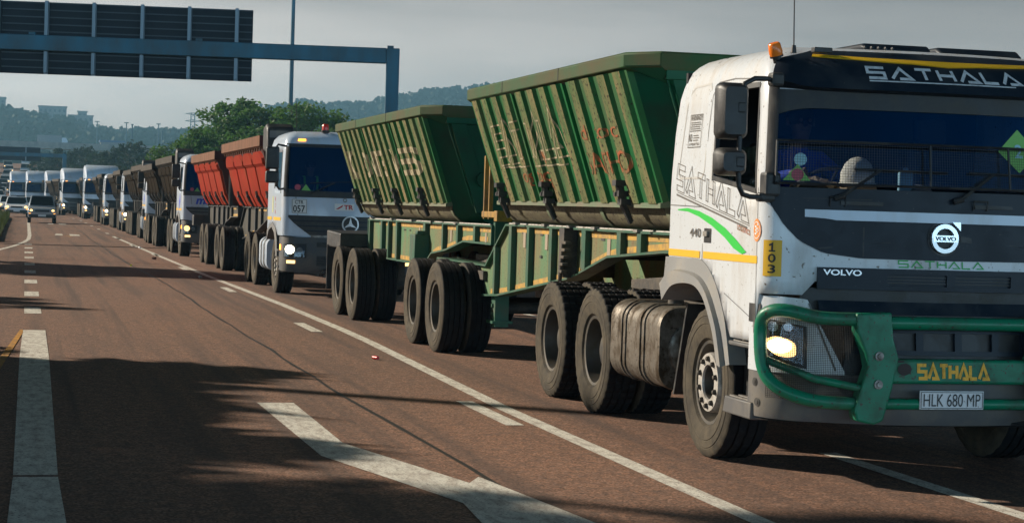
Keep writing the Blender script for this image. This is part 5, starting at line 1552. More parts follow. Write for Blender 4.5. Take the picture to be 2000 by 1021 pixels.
def far_vehicle_mesh(name, mcol, L, W, H, lamp=True):
    b = MB()
    b.prism([(0, .3), (0, .7), (L * .22, H * .62), (L, H * .62), (L, .3)], 'x', -W / 2, W / 2, 0)
    b.loft([[(-W / 2 + .05, L * .2, H * .62), (W / 2 - .05, L * .2, H * .62), (W / 2 - .05, L * .95, H * .62), (-W / 2 + .05, L * .95, H * .62)],
            [(-W / 2 + .18, L * .38, H - .06), (W / 2 - .18, L * .38, H - .06), (W / 2 - .18, L * .85, H - .06), (-W / 2 + .18, L * .85, H - .06)]], 1)
    b.loft([[(-W / 2 + .17, L * .37, H - .06), (W / 2 - .17, L * .37, H - .06), (W / 2 - .17, L * .86, H - .06), (-W / 2 + .17, L * .86, H - .06)],
            [(-W / 2 + .25, L * .42, H), (W / 2 - .25, L * .42, H), (W / 2 - .25, L * .82, H), (-W / 2 + .25, L * .82, H)]], 0)
    for s in (-1, 1):
        for y in (L * .2, L * .78): b.lathe([(0, -.1), (.3, -.1), (.3, .1), (0, .1)], 12, 'x', (s * (W / 2 - .1), y, .3), 2)
        b.cbox((s * (W / 2 - .25), -.005, .6), (.24, .03, .14), 3 if lamp else 1)
    return b.mesh(name, [mcol, BLKG, TREAD, LAMP], 30)
# ================================================================== the setting
def smooth(t): t = max(0., min(1., t)); return t * t * (3 - 2 * t)
def zg(y):
    if y < 190: return 0.0
    if y < 430: return .00014 * (y - 190) ** 2
    return 8.06 + .6 * smooth((y - 430) / 60)
def xs(y): return -3.0 * smooth((y - 130) / 80)
from mathutils import noise as NS

def asphalt():
    m = bpy.data.materials.new('asphalt'); m.use_nodes = True
    nt = m.node_tree; N = nt.nodes; L = nt.links; b = N['Principled BSDF']
    t = N.new('ShaderNodeTexCoord')
    def noise(scale, det, st=(1, 1, 1), rough=.6):
        mp_ = N.new('ShaderNodeMapping'); mp_.inputs['Scale'].default_value = st; L.new(t.outputs['Object'], mp_.inputs[0])
        n = N.new('ShaderNodeTexNoise'); n.inputs['Scale'].default_value = scale; n.inputs['Detail'].default_value = det; n.inputs['Roughness'].default_value = rough
        L.new(mp_.outputs[0], n.inputs[0]); return n.outputs[0]
    def ramp(o, a, b_, lo, hi):
        r = N.new('ShaderNodeMapRange'); r.inputs[1].default_value = a; r.inputs[2].default_value = b_; r.inputs[3].default_value = lo; r.inputs[4].default_value = hi
        L.new(o, r.inputs[0]); return r.outputs[0]
    def mix(f, a, c, mode='MIX'):
        x = N.new('ShaderNodeMix'); x.data_type = 'RGBA'; x.blend_type = mode
        if isinstance(f, float): x.inputs[0].default_value = f
        else: L.new(f, x.inputs[0])
        for k, v in ((6, a), (7, c)):
            if isinstance(v, tuple): x.inputs[k].default_value = (*v, 1)
            else: L.new(v, x.inputs[k])
        return x.outputs[2]
    vo = N.new('ShaderNodeTexVoronoi'); vo.inputs['Scale'].default_value = 72; L.new(t.outputs['Object'], vo.inputs[0])
    bwv = N.new('ShaderNodeRGBToBW'); L.new(vo.outputs['Color'], bwv.inputs[0])
    c = mix(ramp(noise(.35, 6, (1, .35, 1)), .35, .7, 0, 1), (.30, .158, .098), (.225, .126, .083))
    c = mix(ramp(bwv.outputs[0], .25, .8, 0, 1), mix(1.0, c, (.40, .40, .40), 'MULTIPLY'), mix(1.0, c, (1.5, 1.46, 1.42), 'MULTIPLY'))
    c = mix(ramp(bwv.outputs[0], .70, .85, 0, .5), c, (.24, .20, .17))
    c = mix(ramp(noise(1.1, 5, (1.6, .10, 1)), .52, .75, 0, .55), c, (.06, .048, .043))   # tyre tracks, oil
    c = mix(ramp(noise(9, 5), .42, .66, 0, .55), c, (.085, .062, .052))
    c = mix(ramp(noise(.8, 3, (3.4, .05, 1)), .5, .66, 0, .6), c, (.07, .052, .045))          # wheel tracks
    L.new(c, b.inputs['Base Color'])
    b.inputs['Roughness'].default_value = .78
    b.inputs['Specular IOR Level'].default_value = .35
    bp = N.new('ShaderNodeBump'); bp.inputs['Strength'].default_value = .55; bp.inputs['Distance'].default_value = .006
    L.new(bwv.outputs[0], bp.inputs['Height']); L.new(bp.outputs[0], b.inputs['Normal'])
    return m
ASPH = asphalt()
MARK = mat('road_marking_paint', (.70, .67, .58), .7, dirt=((.26, .19, .15), .36, 9, (1.5, .5, 1)), speck=((.12, .09, .07), 60, .60), bump=(120, .2))
MARKY = mat('yellow_marking_paint', (.55, .25, .02), .7, dirt=((.12, .09, .06), .4, 9, (1, .6, 1)))
EARTH = mat('dry_grass_ground', (.075, .075, .03), .95, dirt=((.10, .075, .045), .5, .8, (1, 1, 1)), bump=(8, .6))
GRASS = mat('verge_grass', (.050, .070, .018), .9, vary=.6)
CONC = mat('concrete', (.26, .25, .235), .8, dirt=((.12, .115, .11), .4, .6, (1, 1, .3)))
def sheet(name, xa, xb, y0, y1, dz, m, step=6, kind='structure', follow=True):
    n = max(1, int((y1 - y0) / step))
    b = MB()
    ys_ = [y0 + (y1 - y0) * i / n for i in range(n + 1)]
    f = lambda v, y: (v(y) if callable(v) else v) + (xs(y) if follow else 0)
    b.add([(f(xa, y), y, zg(y) + dz) for y in ys_] + [(f(xb, y), y, zg(y) + dz) for y in ys_], [(i, n + 1 + i, n + 2 + i, i + 1) for i in range(n)])
    o = b.build(name, m, None, 0); tag(o, kind=kind); return o
g = MB()
gy = [-120, -40, 0, 60, 120, 190] + [190 + 15 * i for i in range(1, 21)] + [520, 700, 1000, 1600, 3000]
gx = [-2500, -800, -300, -100, -40, -15, 0, 15, 40, 100, 300, 800, 2500]
g.grid(lambda x, y: Vector((x, y, zg(y) - .06)), gx, gy); tag(g.build('ground', EARTH, None, 60), kind='structure')
sheet('road', lambda y: lerp_tab([(66, -4.6), (84, -13)], y), 11.8, -40, 640, 0, ASPH)
# markings, 4 mm proud of the asphalt
def solid_x(y): return lerp_tab([(6, 4.06), (16, 4.02), (25, 4.22), (32, 4.19), (44, 3.99), (60, 3.84), (84, 3.68)], y)
sheet('lane_line', lambda y: solid_x(y) - .07, lambda y: solid_x(y) + .07, 6, 84.5, .004, MARK, 2)
b = MB()
for y0 in range(-1, 14): 
    a = 14.88 + (y0) * 10.75; 
    if a < 6 or a > 150: continue
    xq = 3.80 if a < 60 else 3.7
    b.add([(xq - .075 + (xs(y)), y, .004) for y in (a, a + 1.85)] + [(xq + .075 + xs(y), y, .004) for y in (a, a + 1.85)], [(0, 2, 3, 1)])
tag(b.build('broken_lane_line', MARK, None, 0), kind='structure')
# left boundary: broad bar, short dashes, then the line that splits off to the left
b = MB()
bar = [(.00, -.05), (-.05, 5), (-.05, 10.4), (-.02, 12.82), (-.01, 20.9), (.02, 25.14)]
bar = [(-.055, 3.0), (-.05, 10.4), (-.03, 12.08)]; bar2 = [(-.03, 12.16), (-.015, 20.9), (.015, 25.14)]
for pts, wds in ((bar, (.30, .30, .265)), (bar2, (.265, .30, .275))):
    b.add([(x, y, .004) for x, y in pts] + [(x + w_, y, .004) for (x, y), w_ in zip(pts, wds)], [(i, 3 + i, 4 + i, i + 1) for i in range(2)])
tag(b.build('edge_bar', MARK, None, 0), kind='structure')
b = MB()
for y in (28.65, 33.5, 38.3, 43.2, 48.0, 52.9, 57.6, 62.4, 67.0): b.add([(.03, y, .004), (.27, y, .004), (.27, y + 1.55, .004), (.03, y + 1.55, .004)], [(0, 1, 2, 3)])
tag(b.build('dashed_line', MARK, None, 0), kind='structure')
b = MB()
pts = [(-1.6, 50), (-1.05, 56), (-.69, 61), (-.34, 65), (0.0, 71), (.14, 75), (.20, 82), (.22, 118), (.22, 130)]
n = len(pts); b.add([(x - .05, y, .005) for x, y in pts] + [(x + .10, y, .005) for x, y in pts], [(i, n + i, n + i + 1, i + 1) for i in range(n - 1)])
tag(b.build('split_line', MARK, None, 0), kind='structure')
b = MB(); b.add([(-.62, 12.0, .005), (-.50, 12.0, .005), (.015, 24.6, .006), (.015, 25.14, .006), (-.02, 25.14, .006)], [(0, 1, 2, 3, 4)])
tag(b.build('yellow_edge_line', MARKY, None, 0), kind='structure')
b = MB()
ar = [(1.95, 16.50), (2.26, 16.50), (2.245, 13.75), (2.72, 11.75), (2.84, 12.02), (3.30, 8.6), (2.40, 9.6), (2.50, 10.95), (1.985, 13.05)]
b.add([(x, y, .004) for x, y in ar], [list(range(len(ar)))]); tag(b.build('road_arrow', MARK, None, 0), kind='structure')
for yo, xo in ((83.8, 1.25), (114.5, 1.3)):
    b = MB()
    for poly in ([(0, .2), (.34, 0), (.36, 3.2), (.1, 3.4)], [(.62, -.4), (1.05, 0), (1.05, 2.6), (.66, 3.2)]):
        b.add([(xo + x, yo + y, .004) for x, y in poly], [(0, 1, 2, 3)])
    tag(b.build('road_arrow', MARK, None, 0), kind='structure')
b = MB(); b.add([(1.62 + x, 81.6 + y, .004) for x, y in ((0, 1.8), (.2, 0), (.42, 1.8), (.21, 1.2))], [(0, 1, 2, 3)]); tag(b.build('yellow_road_mark', MARKY, None, 0), kind='structure')
sheet('lane_line', 5.66, 5.80, 5, 13.2, .004, MARK, 2)
sheet('far_lane_line', 7.9, 8.02, 5, 300, .004, MARK, 8)
b = MB(); random.seed(12); px_ = 2.9; L_ = []
for k in range(90):
    y = 7 + k * 1.1; px_ += random.uniform(-.03, .03); L_.append((px_, y, .012 + .012 * random.random()))
b.add([(x - w, y, .003) for x, y, w in L_] + [(x + w, y, .003) for x, y, w in L_], [(i, 90 + i, 91 + i, i + 1) for i in range(89)])
tag(b.build('tar_seam', mat('sealed_crack_tar', (.03, .026, .024), .5), None, 0), kind='structure')
sheet('verge', lambda y: lerp_tab([(70, -1.5), (78, -3.2), (140, -3.6)], y), lambda y: lerp_tab([(70, -.84), (90, -.90), (140, -.95)], y), 70, 140, .10, EARTH, 4)
gr = MB(); random.seed(3)
for i in range(7000):
    y = 70 + 70 * random.random(); x0 = lerp_tab([(70, -1.5), (78, -3.2), (140, -3.6)], y); x1 = lerp_tab([(70, -.84), (90, -.90), (140, -.95)], y)
    x = x0 + (x1 - x0) * random.random() + xs(y); h_ = .15 + .45 * random.random(); a = random.random() * 6.3; w_ = .03
    dx, dy = math.cos(a) * w_, math.sin(a) * w_; lx, ly = random.uniform(-.1, .1), random.uniform(-.1, .1)
    gr.add([(x - dx, y - dy, .09), (x + dx, y + dy, .09), (x + lx, y + ly, .09 + h_)], [(0, 1, 2)])
o = gr.build('grass', GRASS, None, 0); tag(o, 'unmown grass strip beside the left lane', 'grass', kind='stuff')

# ---- gantry --------------------------------------------------------------
GANT = mat('blue_grey_galvanised_steel', (.008, .095, .155), .45, metal=.25, dirt=((.05, .075, .09), .45, 1.2, (1, 1, .3)))
SIGNB = mat('sign_back_panel', (.004, .009, .016), .6, spec=.2, dirt=((.008, .016, .026), .4, 2, (1, 1, 1)))
RIBM = mat('galvanised_rib', (.14, .19, .23), .4, metal=.4)
def gantry(x, y, rz, sx0, sx1, z0, z1, bz0, bz1, px, ribs, x_end, posts=1):
    root = empty('sign_gantry', (x, y, zg(y)), rz)
    m = MB(); m.box(px - .25, px + .25, -.22, .22, 0, bz1); m.box(px - .45, px + .45, -.4, .4, 0, .12); m.build('post', GANT, root, 0, bevel=.03)
    m = MB(); m.box(x_end, px - .25, -.2, .2, bz0, bz1); bm_ = m.build('beam', GANT, root, 0, bevel=.03)
    m = MB(); 
    for xx in ([px - .1] if posts else []) + [sx1 - 2.0, sx1 - 8.2]: m.box(xx - .12, xx + .12, -.1, .1, bz1, bz1 + .10)
    for xx in (sx1 - 3.5, sx1 - 9.0, px - 1.9): m.box(xx - .012, xx + .012, -.205, .205, bz0 - .005, bz1 + .005)
    m.build('joint_plate', GANT, bm_, 0)
    m = MB(); n = 10
    for i in range(n):
        a = z0 + (z1 - z0) * i / n; c = z0 + (z1 - z0) * (i + 1) / n
        m.box(sx0, sx1, .24, .27, a, c); m.box(sx0 + .002, sx1 - .002, .215, .24, c - .045, c - .005, 1)
    s = m.build('sign_panel', [SIGNB, mat('sign_back_strip', (.018, .034, .05), .5)], root, 0)
    for xx in ribs:
        r = MB(); r.box(xx - .06, xx + .06, .10 if False else -.02, .20, z0 + .05, bz0 - .0); r.box(xx - .06, xx + .06, -.02, .20, bz1, z1 + .03); r.box(xx - .075, xx + .075, .195, .235, z0, z1)
        r.build('sign_rib', RIBM, s, 0)
    m = MB(); m.box(sx0 + 4.0, sx0 + 4.12, .19, .24, z0, z1); m.build('panel_joint', SIGNB, s, 0)
    return root
gz = gantry(4.0, 75.0, math.atan(-.16), -9.2, 4.28, 6.22, 8.93, 7.08, 7.66, 9.62, (-7.0, -5.2, -3.42, -1.66, .14, 1.9, 3.68), -26)
tag(gz, 'blue grey steel gantry carrying the big dark sign back over the road', 'sign gantry', 'road sign gantries')
gz2 = gantry(0, 250.0, 0, -14.0, 1.75, 5.3, 6.95, 5.8, 6.25, 4.7, (-8, -4, 0), -20)
tag(gz2, 'distant dark sign gantry over the queueing traffic below the bridge', 'sign gantry', 'road sign gantries')
lp = empty('lamp_mast', (21.65, 165, 0)); m = MB(); m.tube([(0, 0, 0), (0, 0, 9), (0, 0, 24)], [.22, .19, .14], 12); m.build('pole', GANT, lp, 60)
m = MB(); m.lathe([(.9, 23.6), (1.0, 23.8), (.9, 24.0)], 16, 'z')
for k in range(6): m.cbox((.9 * math.cos(k), .9 * math.sin(k), 23.5), (.4, .3, .2))
m.build('lamp_ring', GANT, lp, 0)
tag(lp, 'tall thin lighting mast rising behind the green trees', 'light mast')
for (x, y, h_, lab) in ((-9.0, 26.1, 7.7, 'bare steel post on the left verge nearest the camera'), (-13.2, 63.5, 10.6, 'unseen taller steel post added beyond the trees for a thin shadow line')):  # the taller post is added only for its thin shadow across the road
    p_ = empty('steel_post', (x - 8.5 if False else x, y, 0)); m = MB(); m.tube([(0, 0, 0), (0, 0, h_)], .17 if h_ < 8 else .09, 12); m.lathe([(.19, h_ - .02), (.19, h_ + .02), (0, h_ + .06)], 12, 'z'); m.build('post', GANT, p_, 60)
    m = MB(); m.box(-.3, .3, -.3, .3, 0, .08); m.build('base_plate', CONC, p_, 0); tag(p_, lab, 'post')

# ---- trees ---------------------------------------------------------------
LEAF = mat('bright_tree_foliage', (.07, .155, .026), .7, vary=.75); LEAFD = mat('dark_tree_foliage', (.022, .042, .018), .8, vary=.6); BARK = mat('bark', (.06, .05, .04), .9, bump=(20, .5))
for mm in (LEAF, LEAFD, GRASS):
    nt = mm.node_tree; bs = nt.nodes['Principled BSDF']; tl = nt.nodes.new('ShaderNodeBsdfTranslucent'); mx = nt.nodes.new('ShaderNodeMixShader'); mx.inputs[0].default_value = .45
    src = bs.inputs['Base Color'].links[0].from_socket; nt.links.new(src, tl.inputs[0]); out = nt.nodes['Material Output']
    nt.links.new(bs.outputs[0], mx.inputs[1]); nt.links.new(tl.outputs[0], mx.inputs[2]); nt.links.new(mx.outputs[0], out.inputs[0])
def tree_meshes(seed, H, Rc, flat, leaf, nclump, nleaf, lm):
    random.seed(seed)
    t = MB(); clumps = []
    t.tube([(0, 0, 0), (.1, .05, H * .22), (.05, .1, H * .42)], [.035 * H, .026 * H, .02 * H], 8)
    for k in range(nclump):
        a = random.random() * 6.283; rr_ = Rc * math.sqrt(random.random()) * .95
        z = H * (1 - flat) + H * flat * (random.random() ** .8) * (1 - .45 * (rr_ / Rc) ** 2) - H * .06
        c = Vector((rr_ * math.cos(a), rr_ * math.sin(a), z)); clumps.append((c, Rc * random.uniform(.16, .34)))
        if k % 3 == 0: t.tube([(.05, .1, H * .38), tuple(c * .5 + Vector((0, 0, H * .22))), tuple(c)], [.014 * H, .009 * H, .003 * H], 5)
    f = MB()
    for c, r in clumps:
        for i in range(nleaf):
            d = Vector((random.gauss(0, 1), random.gauss(0, 1), random.gauss(0, .55))); d = d.normalized() * r * random.random() ** .4
            d.z *= .6; p = c + d; s = leaf * random.uniform(.6, 1.3)
            u = Vector((random.gauss(0, 1), random.gauss(0, 1), random.gauss(0, .5))).normalized(); v = u.cross(Vector((random.gauss(0, 1), random.gauss(0, 1), random.gauss(0, 1)))).normalized()
            f.add([p - u * s, p - v * s * .45, p + u * s, p + v * s * .45], [(0, 1, 2, 3)])
    return t.mesh('trunk', BARK, 60), f.mesh('crown', lm, 0)
TA = [tree_meshes(s, 10.2, 4.6, .58, .20, 64, 150, LEAF) for s in (11, 12, 13)]
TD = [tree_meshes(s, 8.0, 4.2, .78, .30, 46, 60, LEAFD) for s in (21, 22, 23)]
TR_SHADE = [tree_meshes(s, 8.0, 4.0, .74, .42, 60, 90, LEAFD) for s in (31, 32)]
def tree(name, ms, x, y, s, rz, lab, grp=None, sz=1.0):
    r = empty(name, (x, y, zg(y)), rz); r.scale = (s, s, s * sz)
    put('trunk', ms[0], r); put('crown', ms[1], r); tag(r, lab, 'tree', grp); return r
G1 = 'bright green trees beyond the red tubs'
for i, (x, y, s, sz, lab) in enumerate([(11.8, 150, .66, 1, 'small bright green tree at the low left end of the sunlit clump'), (14.2, 146, .78, 1, 'bright green tree just left of the tall mast, second from the low end'), (17.0, 152, 1.02, 1.02, 'tall bright green tree standing directly at the lighting mast'), (20.0, 149, 1.0, 1.0, 'tall spreading bright tree right of the lighting mast'),
                                       (22.6, 154, .92, .98, 'broad bright tree left of the gantry post'), (25.2, 150, .82, .98, 'bright tree in front of the gantry post foot'), (28.2, 156, .78, 1, 'bright tree right of the gantry post, behind the green tub'), (16.2, 168, .8, 1, 'darker tree at the back of the sunlit clump'), (32, 160, .8, 1, 'rightmost bright tree hidden by the green tub'), (13.0, 172, .6, 1, 'low tree at the back left of the sunlit clump')]):
    tree('spreading_tree', TA[i % 3], x, y, s, i * 1.3, lab, G1, sz)
G2 = 'dark trees right of the far queue'
random.seed(5)
dk = [(2.8, 345, .62), (5.2, 335, .78), (7.2, 345, .9), (9.6, 325, .92), (11.6, 310, .92), (13.4, 300, .95), (15.8, 296, 1.08), (18.2, 292, .92), (20.6, 300, .82), (19.8, 250, .68), (23.6, 285, 1.1), (25.6, 290, .95), (17.4, 240, .62), (13.6, 262, .72), (9.6, 280, .62), (11.2, 250, .66), (22.2, 230, .72), (15.2, 225, .58), (27.5, 270, .85), (30, 250, .8)]
places = ['below the bridge end', 'under the bridge deck', 'beside the far queue', 'behind the high roofed trucks', 'behind the white trucks', 'left of the tallest dark crown', 'with the tallest dark crown', 'just right of the tallest dark crown', 'over the brown tubs', 'low behind the brown tubs', 'above the second brown tub', 'left of the bright clump', 'low in front of the dark wood', 'in the middle of the dark wood', 'low beside the trucks', 'in front of the dark middle trees', 'near the brown tub rims', 'lowest of the front dark trees', 'behind the red tubs', 'furthest right of the dark wood']
for i, ((x, y, s), pl) in enumerate(zip(dk, places)):
    tree('dark_tree', TD[i % 3], x, y, s, i * 2.1, 'dark tree ' + pl, G2)
G3 = 'unseen trees added on the left to shade the road'  # unseen bushes and trees, sized and placed for the shade they throw
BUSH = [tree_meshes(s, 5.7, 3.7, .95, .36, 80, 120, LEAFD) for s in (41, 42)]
for i, (ms, x, y, s, sz, lab) in enumerate([(BUSH[0], -8.0, 22.9, 1, 1, 'unseen dense bush added to shade the near road, first beyond the camera'), (BUSH[1], -8.4, 18.7, 1, 1, 'unseen dense bush added to shade the near road, nearest the camera'), (BUSH[0], -8.6, 14.7, 1, 1, 'unseen dense bush added to shade the near road, level with the camera'), (TR_SHADE[0], -12.2, 16.0, 1.45, 1.05, 'unseen tall tree behind the dense bushes, added to darken the foreground'), (TR_SHADE[1], -14.7, 10.2, 1.5, 1.05, 'tallest unseen tree, added left behind the bushes to darken the foreground'),
                                       (TR_SHADE[1], -8.9, 52.7, .82, 1.25, 'unseen tree added to cast the shadow band across the lane'), (TR_SHADE[0], -7.8, 36.6, .42, 1.5, 'slim unseen tree added to cast a pointed shadow on the lane')]):
    tree('shade_tree', ms, x, y, s, i * 1.7, lab, G3, sz)

# ---- bridge, hills, buildings ------------------------------------------------
br = empty('overpass', (0, 600, zg(600))); zb_ = zg(600)
m = MB(); m.box(-160, 150, -6, 6, 15.2 - zb_, 16.2 - zb_); m.build('deck', CONC, br, 0)
m = MB(); m.box(-160, 150, -6.3, -6.0, 15.9 - zb_, 17.1 - zb_); m.box(-160, 150, 6.0, 6.3, 15.9 - zb_, 17.1 - zb_); m.build('parapet', CONC, br, 0)
for x in (-60, -22, 14.5, 52, 90):
    m = MB(); m.box(x - 1, x + 1, -3, 3, 0, 15.2 - zb_); m.build('pier', CONC, br, 0)
tag(br, 'grey concrete bridge crossing behind the far sign gantry', 'bridge')
bt = empty('box_truck', (6.6, 597, 16.2)); m = MB(); m.box(-3.4, 3.6, -1.1, 1.1, .9, 3.0); m.build('cargo_box', mat('grey_box_body', (.22, .24, .26), .6), bt, 0)
m = MB(); m.prism([(3.7, .6), (5.4, .6), (5.4, 1.5), (4.9, 2.4), (3.7, 2.4)], 'y', -1.05, 1.05); m.build('cab', WHITE2, bt, 0)
for x in (-2.2, 4.4):
    m = MB(); m.lathe([(0, -1.1), (.48, -1.1), (.48, 1.1), (0, 1.1)], 14, 'y', (x, 0, .48)); m.build('wheel', TREAD, bt, 40)
tag(bt, 'grey box truck driving over the distant bridge', 'truck')
HILLM = mat('hillside_cover', (.040, .055, .028), .95, vary=.6, bump=(.3, .5))
WOODM = mat('hillside_foliage', (.030, .048, .022), .9, vary=.6)
def hill(name, tab, y0, y1, y2, base, rough, seed, nx, x0, x1, n_wood, size, woodlab):
    def H(x, y):
        h = lerp_tab(tab, x); t = smooth((y - y0) / (y1 - y0)); dn = 1 - smooth((y - y1 - 60) / (y2 - y1)) * .6
        q = NS.noise((x * .02, y * .012, seed)) * .5 + NS.noise((x * .06, y * .05, seed + 4)) * .25
        return base + (h - base) * t * dn * (1 + .18 * q * (1 - t)) + NS.noise((x * .12, y * .12, seed)) * rough
    m = MB(); X = [x0 + (x1 - x0) * i / nx for i in range(nx + 1)]; Y = [y0 + (y2 - y0) * i / 34 for i in range(35)]
    m.grid(lambda x, y: Vector((x, y, H(x, y))), X, Y); tag(m.build(name, HILLM, None, 60), kind='structure')
    random.seed(seed); w = MB()
    for i in range(n_wood):
        y = y0 + (y1 + 15 - y0) * random.random() ** .6; x = x0 + (x1 - x0) * random.random()
        z = H(x, y); s = size * random.uniform(.5, 1.25)
        for k in range(20):
            c = Vector((x + random.gauss(0, s * .35), y + random.gauss(0, s * .35), z + s * random.uniform(.0, .95)))
            u = Vector((random.gauss(0, 1), random.gauss(0, .6), random.gauss(0, 1))).normalized() * s * .21; v = u.cross(Vector((random.gauss(0, .4), 1, random.gauss(0, .4)))).normalized() * s * .17
            w.add([c - u, c - v, c + u, c + v], [(0, 1, 2, 3)])
    o = w.build('hillside_wood', WOODM, None, 0); tag(o, woodlab, 'woodland', kind='stuff')
    return H
HL = hill('hills', [(-260, 64), (-60, 52), (-15, 46), (8, 40), (20, 41), (24, 38), (34, 36.5), (40, 35.5), (56, 35), (75, 34.5), (105, 36), (130, 41), (150, 43), (200, 36), (400, 30)], 760, 1180, 1500, 8, 1.2, 3, 180, -200, 330, 3000, 6.5, 'hazy bushland covering the left hillside below the buildings')
HR = hill('hills', [(60, 20), (120, 40), (150, 56), (185, 66), (215, 66), (240, 67), (262, 74), (290, 79), (330, 84), (380, 88), (520, 80)], 950, 1400, 1900, 8, 1.5, 8, 150, 70, 560, 2600, 7.5, 'hazy wooded hill behind the gantry post and green tubs')
HM = hill('hills', [(-120, 10), (0, 11), (20, 12), (34, 13), (45, 15.5), (60, 18), (75, 20.5), (95, 25), (130, 26), (170, 20)], 560 + 60, 700, 800, 8.4, .6, 15, 120, -60, 160, 1500, 4.2, 'nearer teal green bushland between the dark trees and far hill')
BLD = mat('hazy_building_wall', (.20, .20, .21), .8); WINM = mat('dark_building_window', (.04, .05, .06), .3); ROOFB = mat('blue_sheet_roof', (.04, .10, .22), .5)
def building(x0, x1, y, z1, depth, lab, roof=BLD, base=None):
    z0 = (HL((x0 + x1) / 2, y) - 4) if base is None else base
    r = empty('building', ((x0 + x1) / 2, y, z0)); w = x1 - x0
    m = MB(); m.box(-w / 2, w / 2, 0, depth, 0, z1 - z0); m.build('wall', BLD, r, 0)
    m = MB(); m.box(-w / 2 - .4, w / 2 + .4, -.4, depth + .4, z1 - z0, z1 - z0 + .7); m.build('roof', roof, r, 0)
    nf = max(1, int((z1 - z0) / 3.2)); nw = max(2, int(w / 2.6))
    for f_ in range(nf):
        for k in range(nw):
            xx = -w / 2 + w * (k + .5) / nw; zz = (z1 - z0) * (f_ + .5) / nf
            q = MB(); q.box(xx - .6, xx + .6, -.06, .02, zz - .7, zz + .7); q.build('window', WINM, r, 0)
    tag(r, lab, 'building'); return r
building(6.5, 22.1, 1150, 51.6, 12, 'broad grey block on the crest of the left hill')
building(23.2, 37.0, 1148, 47.0, 12, 'lower stepped building right of the broad hilltop block')
building(28.6, 33.6, 1152, 49.5, 8, 'small roof block rising from the lower hilltop building')
building(-22.0, -11.9, 1150, 55.5, 10, 'grey building at the left edge on the hilltop')
building(25.1, 33.0, 690, 20.3, 9, 'low building with a blue roof beyond the dark trees', ROOFB, 9)
py_ = empty('power_pylon', (81.7, 1000, HL(81.7, 1000) - 1)); m = MB(); zb2 = 45.2 - py_.location.z
for sx_ in (-1, 1):
    for sy_ in (-1, 1): m.tube([(sx_ * 2.4, sy_ * 2.4, 0), (sx_ * 1.1, sy_ * 1.1, zb2 * .55), (sx_ * .9, sy_ * .9, zb2)], .16, 4)
for k in range(8): z = zb2 * k / 8; m.tube([(-2.2 + .17 * k, -2, z), (2.1 - .17 * k, -2, z + zb2 / 8)], .1, 4); m.tube([(2.2 - .17 * k, -2, z), (-2.1 + .17 * k, -2, z + zb2 / 8)], .1, 4)
m.build('lattice_tower', GANT, py_, 0)
m = MB()
for z, w in ((zb2 - .6, 3.6), (zb2 - 4.2, 3.9), (zb2 - 7.8, 3.6)): m.tube([(-w, 0, z), (0, 0, z - .3), (w, 0, z)], [.12, .22, .12], 4); m.tube([(-w, 0, z), (0, 0, z + .6), (w, 0, z)], .1, 4)
m.build('cross_arm', GANT, py_, 0); tag(py_, 'lattice power pylon with three cross arms on the hazy ridge', 'pylon')
for x, y, z, w, lab in ((30.9, 900, 35.2, 1.6, 'leftmost of the hazy lighting masts right of the hilltop buildings'), (39, 800, 31.5, 1.4, 'second hazy lighting mast from the hilltop buildings'), (31.0, 600, 23.6, .5, 'slim hazy lamp post in front of the second mast'), (45.3, 700, 27.8, 1.1, 'hazy lighting mast nearest the pylon'), (45.9, 690, 25.0, .5, 'slim lamp post beside the mast nearest the pylon')):
    q = empty('lamp_mast', (x, y, 8.5)); m = MB(); m.tube([(0, 0, 0), (0, 0, z - 8.5)], .2, 6); m.build('pole', GANT, q, 60)
    m = MB(); m.lathe([(w * .7, z - 8.8), (w * .8, z - 8.65), (w * .6, z - 8.5)], 12, 'z'); m.build('lamp_ring', GANT, q, 0); tag(q, lab, 'light mast', 'hazy lighting masts')
# ================================================================== the queue
YF = 12.98
lead = fmx(); lead.location = (5.90, YF, 0)
tag(lead, 'nearest white tractor with green bull bar, dark sun visor and 103 sticker', 'truck', 'white tractors in the queue')
ga, gb = green_trailers()
for o in (ga, gb): o.location.x = 5.90; o.location.y += YF
drv = person((5.90 - .60, YF - .08, 1.62), mat('blue_jacket', (.015, .05, .38), .8))
tag(drv, 'driver in a blue jacket seated behind the nearest windscreen', 'person')
# things on the dashboard
CREAM = mat('cream_cloth', (.80, .74, .58), .85, bump=(60, .4)); TAN = mat('tan_paper', (.34, .25, .15), .9)
m = MB(); m.lathe([(.105, 0), (.112, .03), (.108, .09), (.085, .15), (.045, .185), (0, .195)], 22, 'z', mod=lambda k, q, r: r * (1 + .05 * math.sin(k * 2.1 + q)))
m.lathe([(.112, .025), (.135, .012), (.138, .004), (.10, .0)], 22, 'z')
o = m.build('cloth_hat', CREAM, None, 50, loc=(5.90 - .545, YF - .98, 1.93)); tag(o, 'cream cloth hat lying on the dashboard behind the mesh guard', 'hat')
m = MB(); m.box(-.11, .11, -.1, .08, 0, .075); o = m.build('cardboard_box', TAN, None, 0, bevel=.01, loc=(5.90 - .54, YF - .95, 1.855)); tag(o, 'tan box on the dashboard under the cream hat', 'box')
m = MB(); m.grid(lambda u, v: Vector((u * .40, v * .22 + .02 * math.sin(u * 9), .05 + .045 * math.sin(u * 7 + v * 5) + .06 * (1 - abs(2 * u - 1)))), [i / 10 for i in range(11)], [i / 5 for i in range(6)])
o = m.build('crumpled_paper', TAN, None, 0, loc=(5.90 - .98, YF - .98, 1.84)); sdm = o.modifiers.new('t', 'SOLIDIFY'); sdm.thickness = .004; tag(o, 'crumpled tan paper on the dashboard left of the cream hat', 'paper')
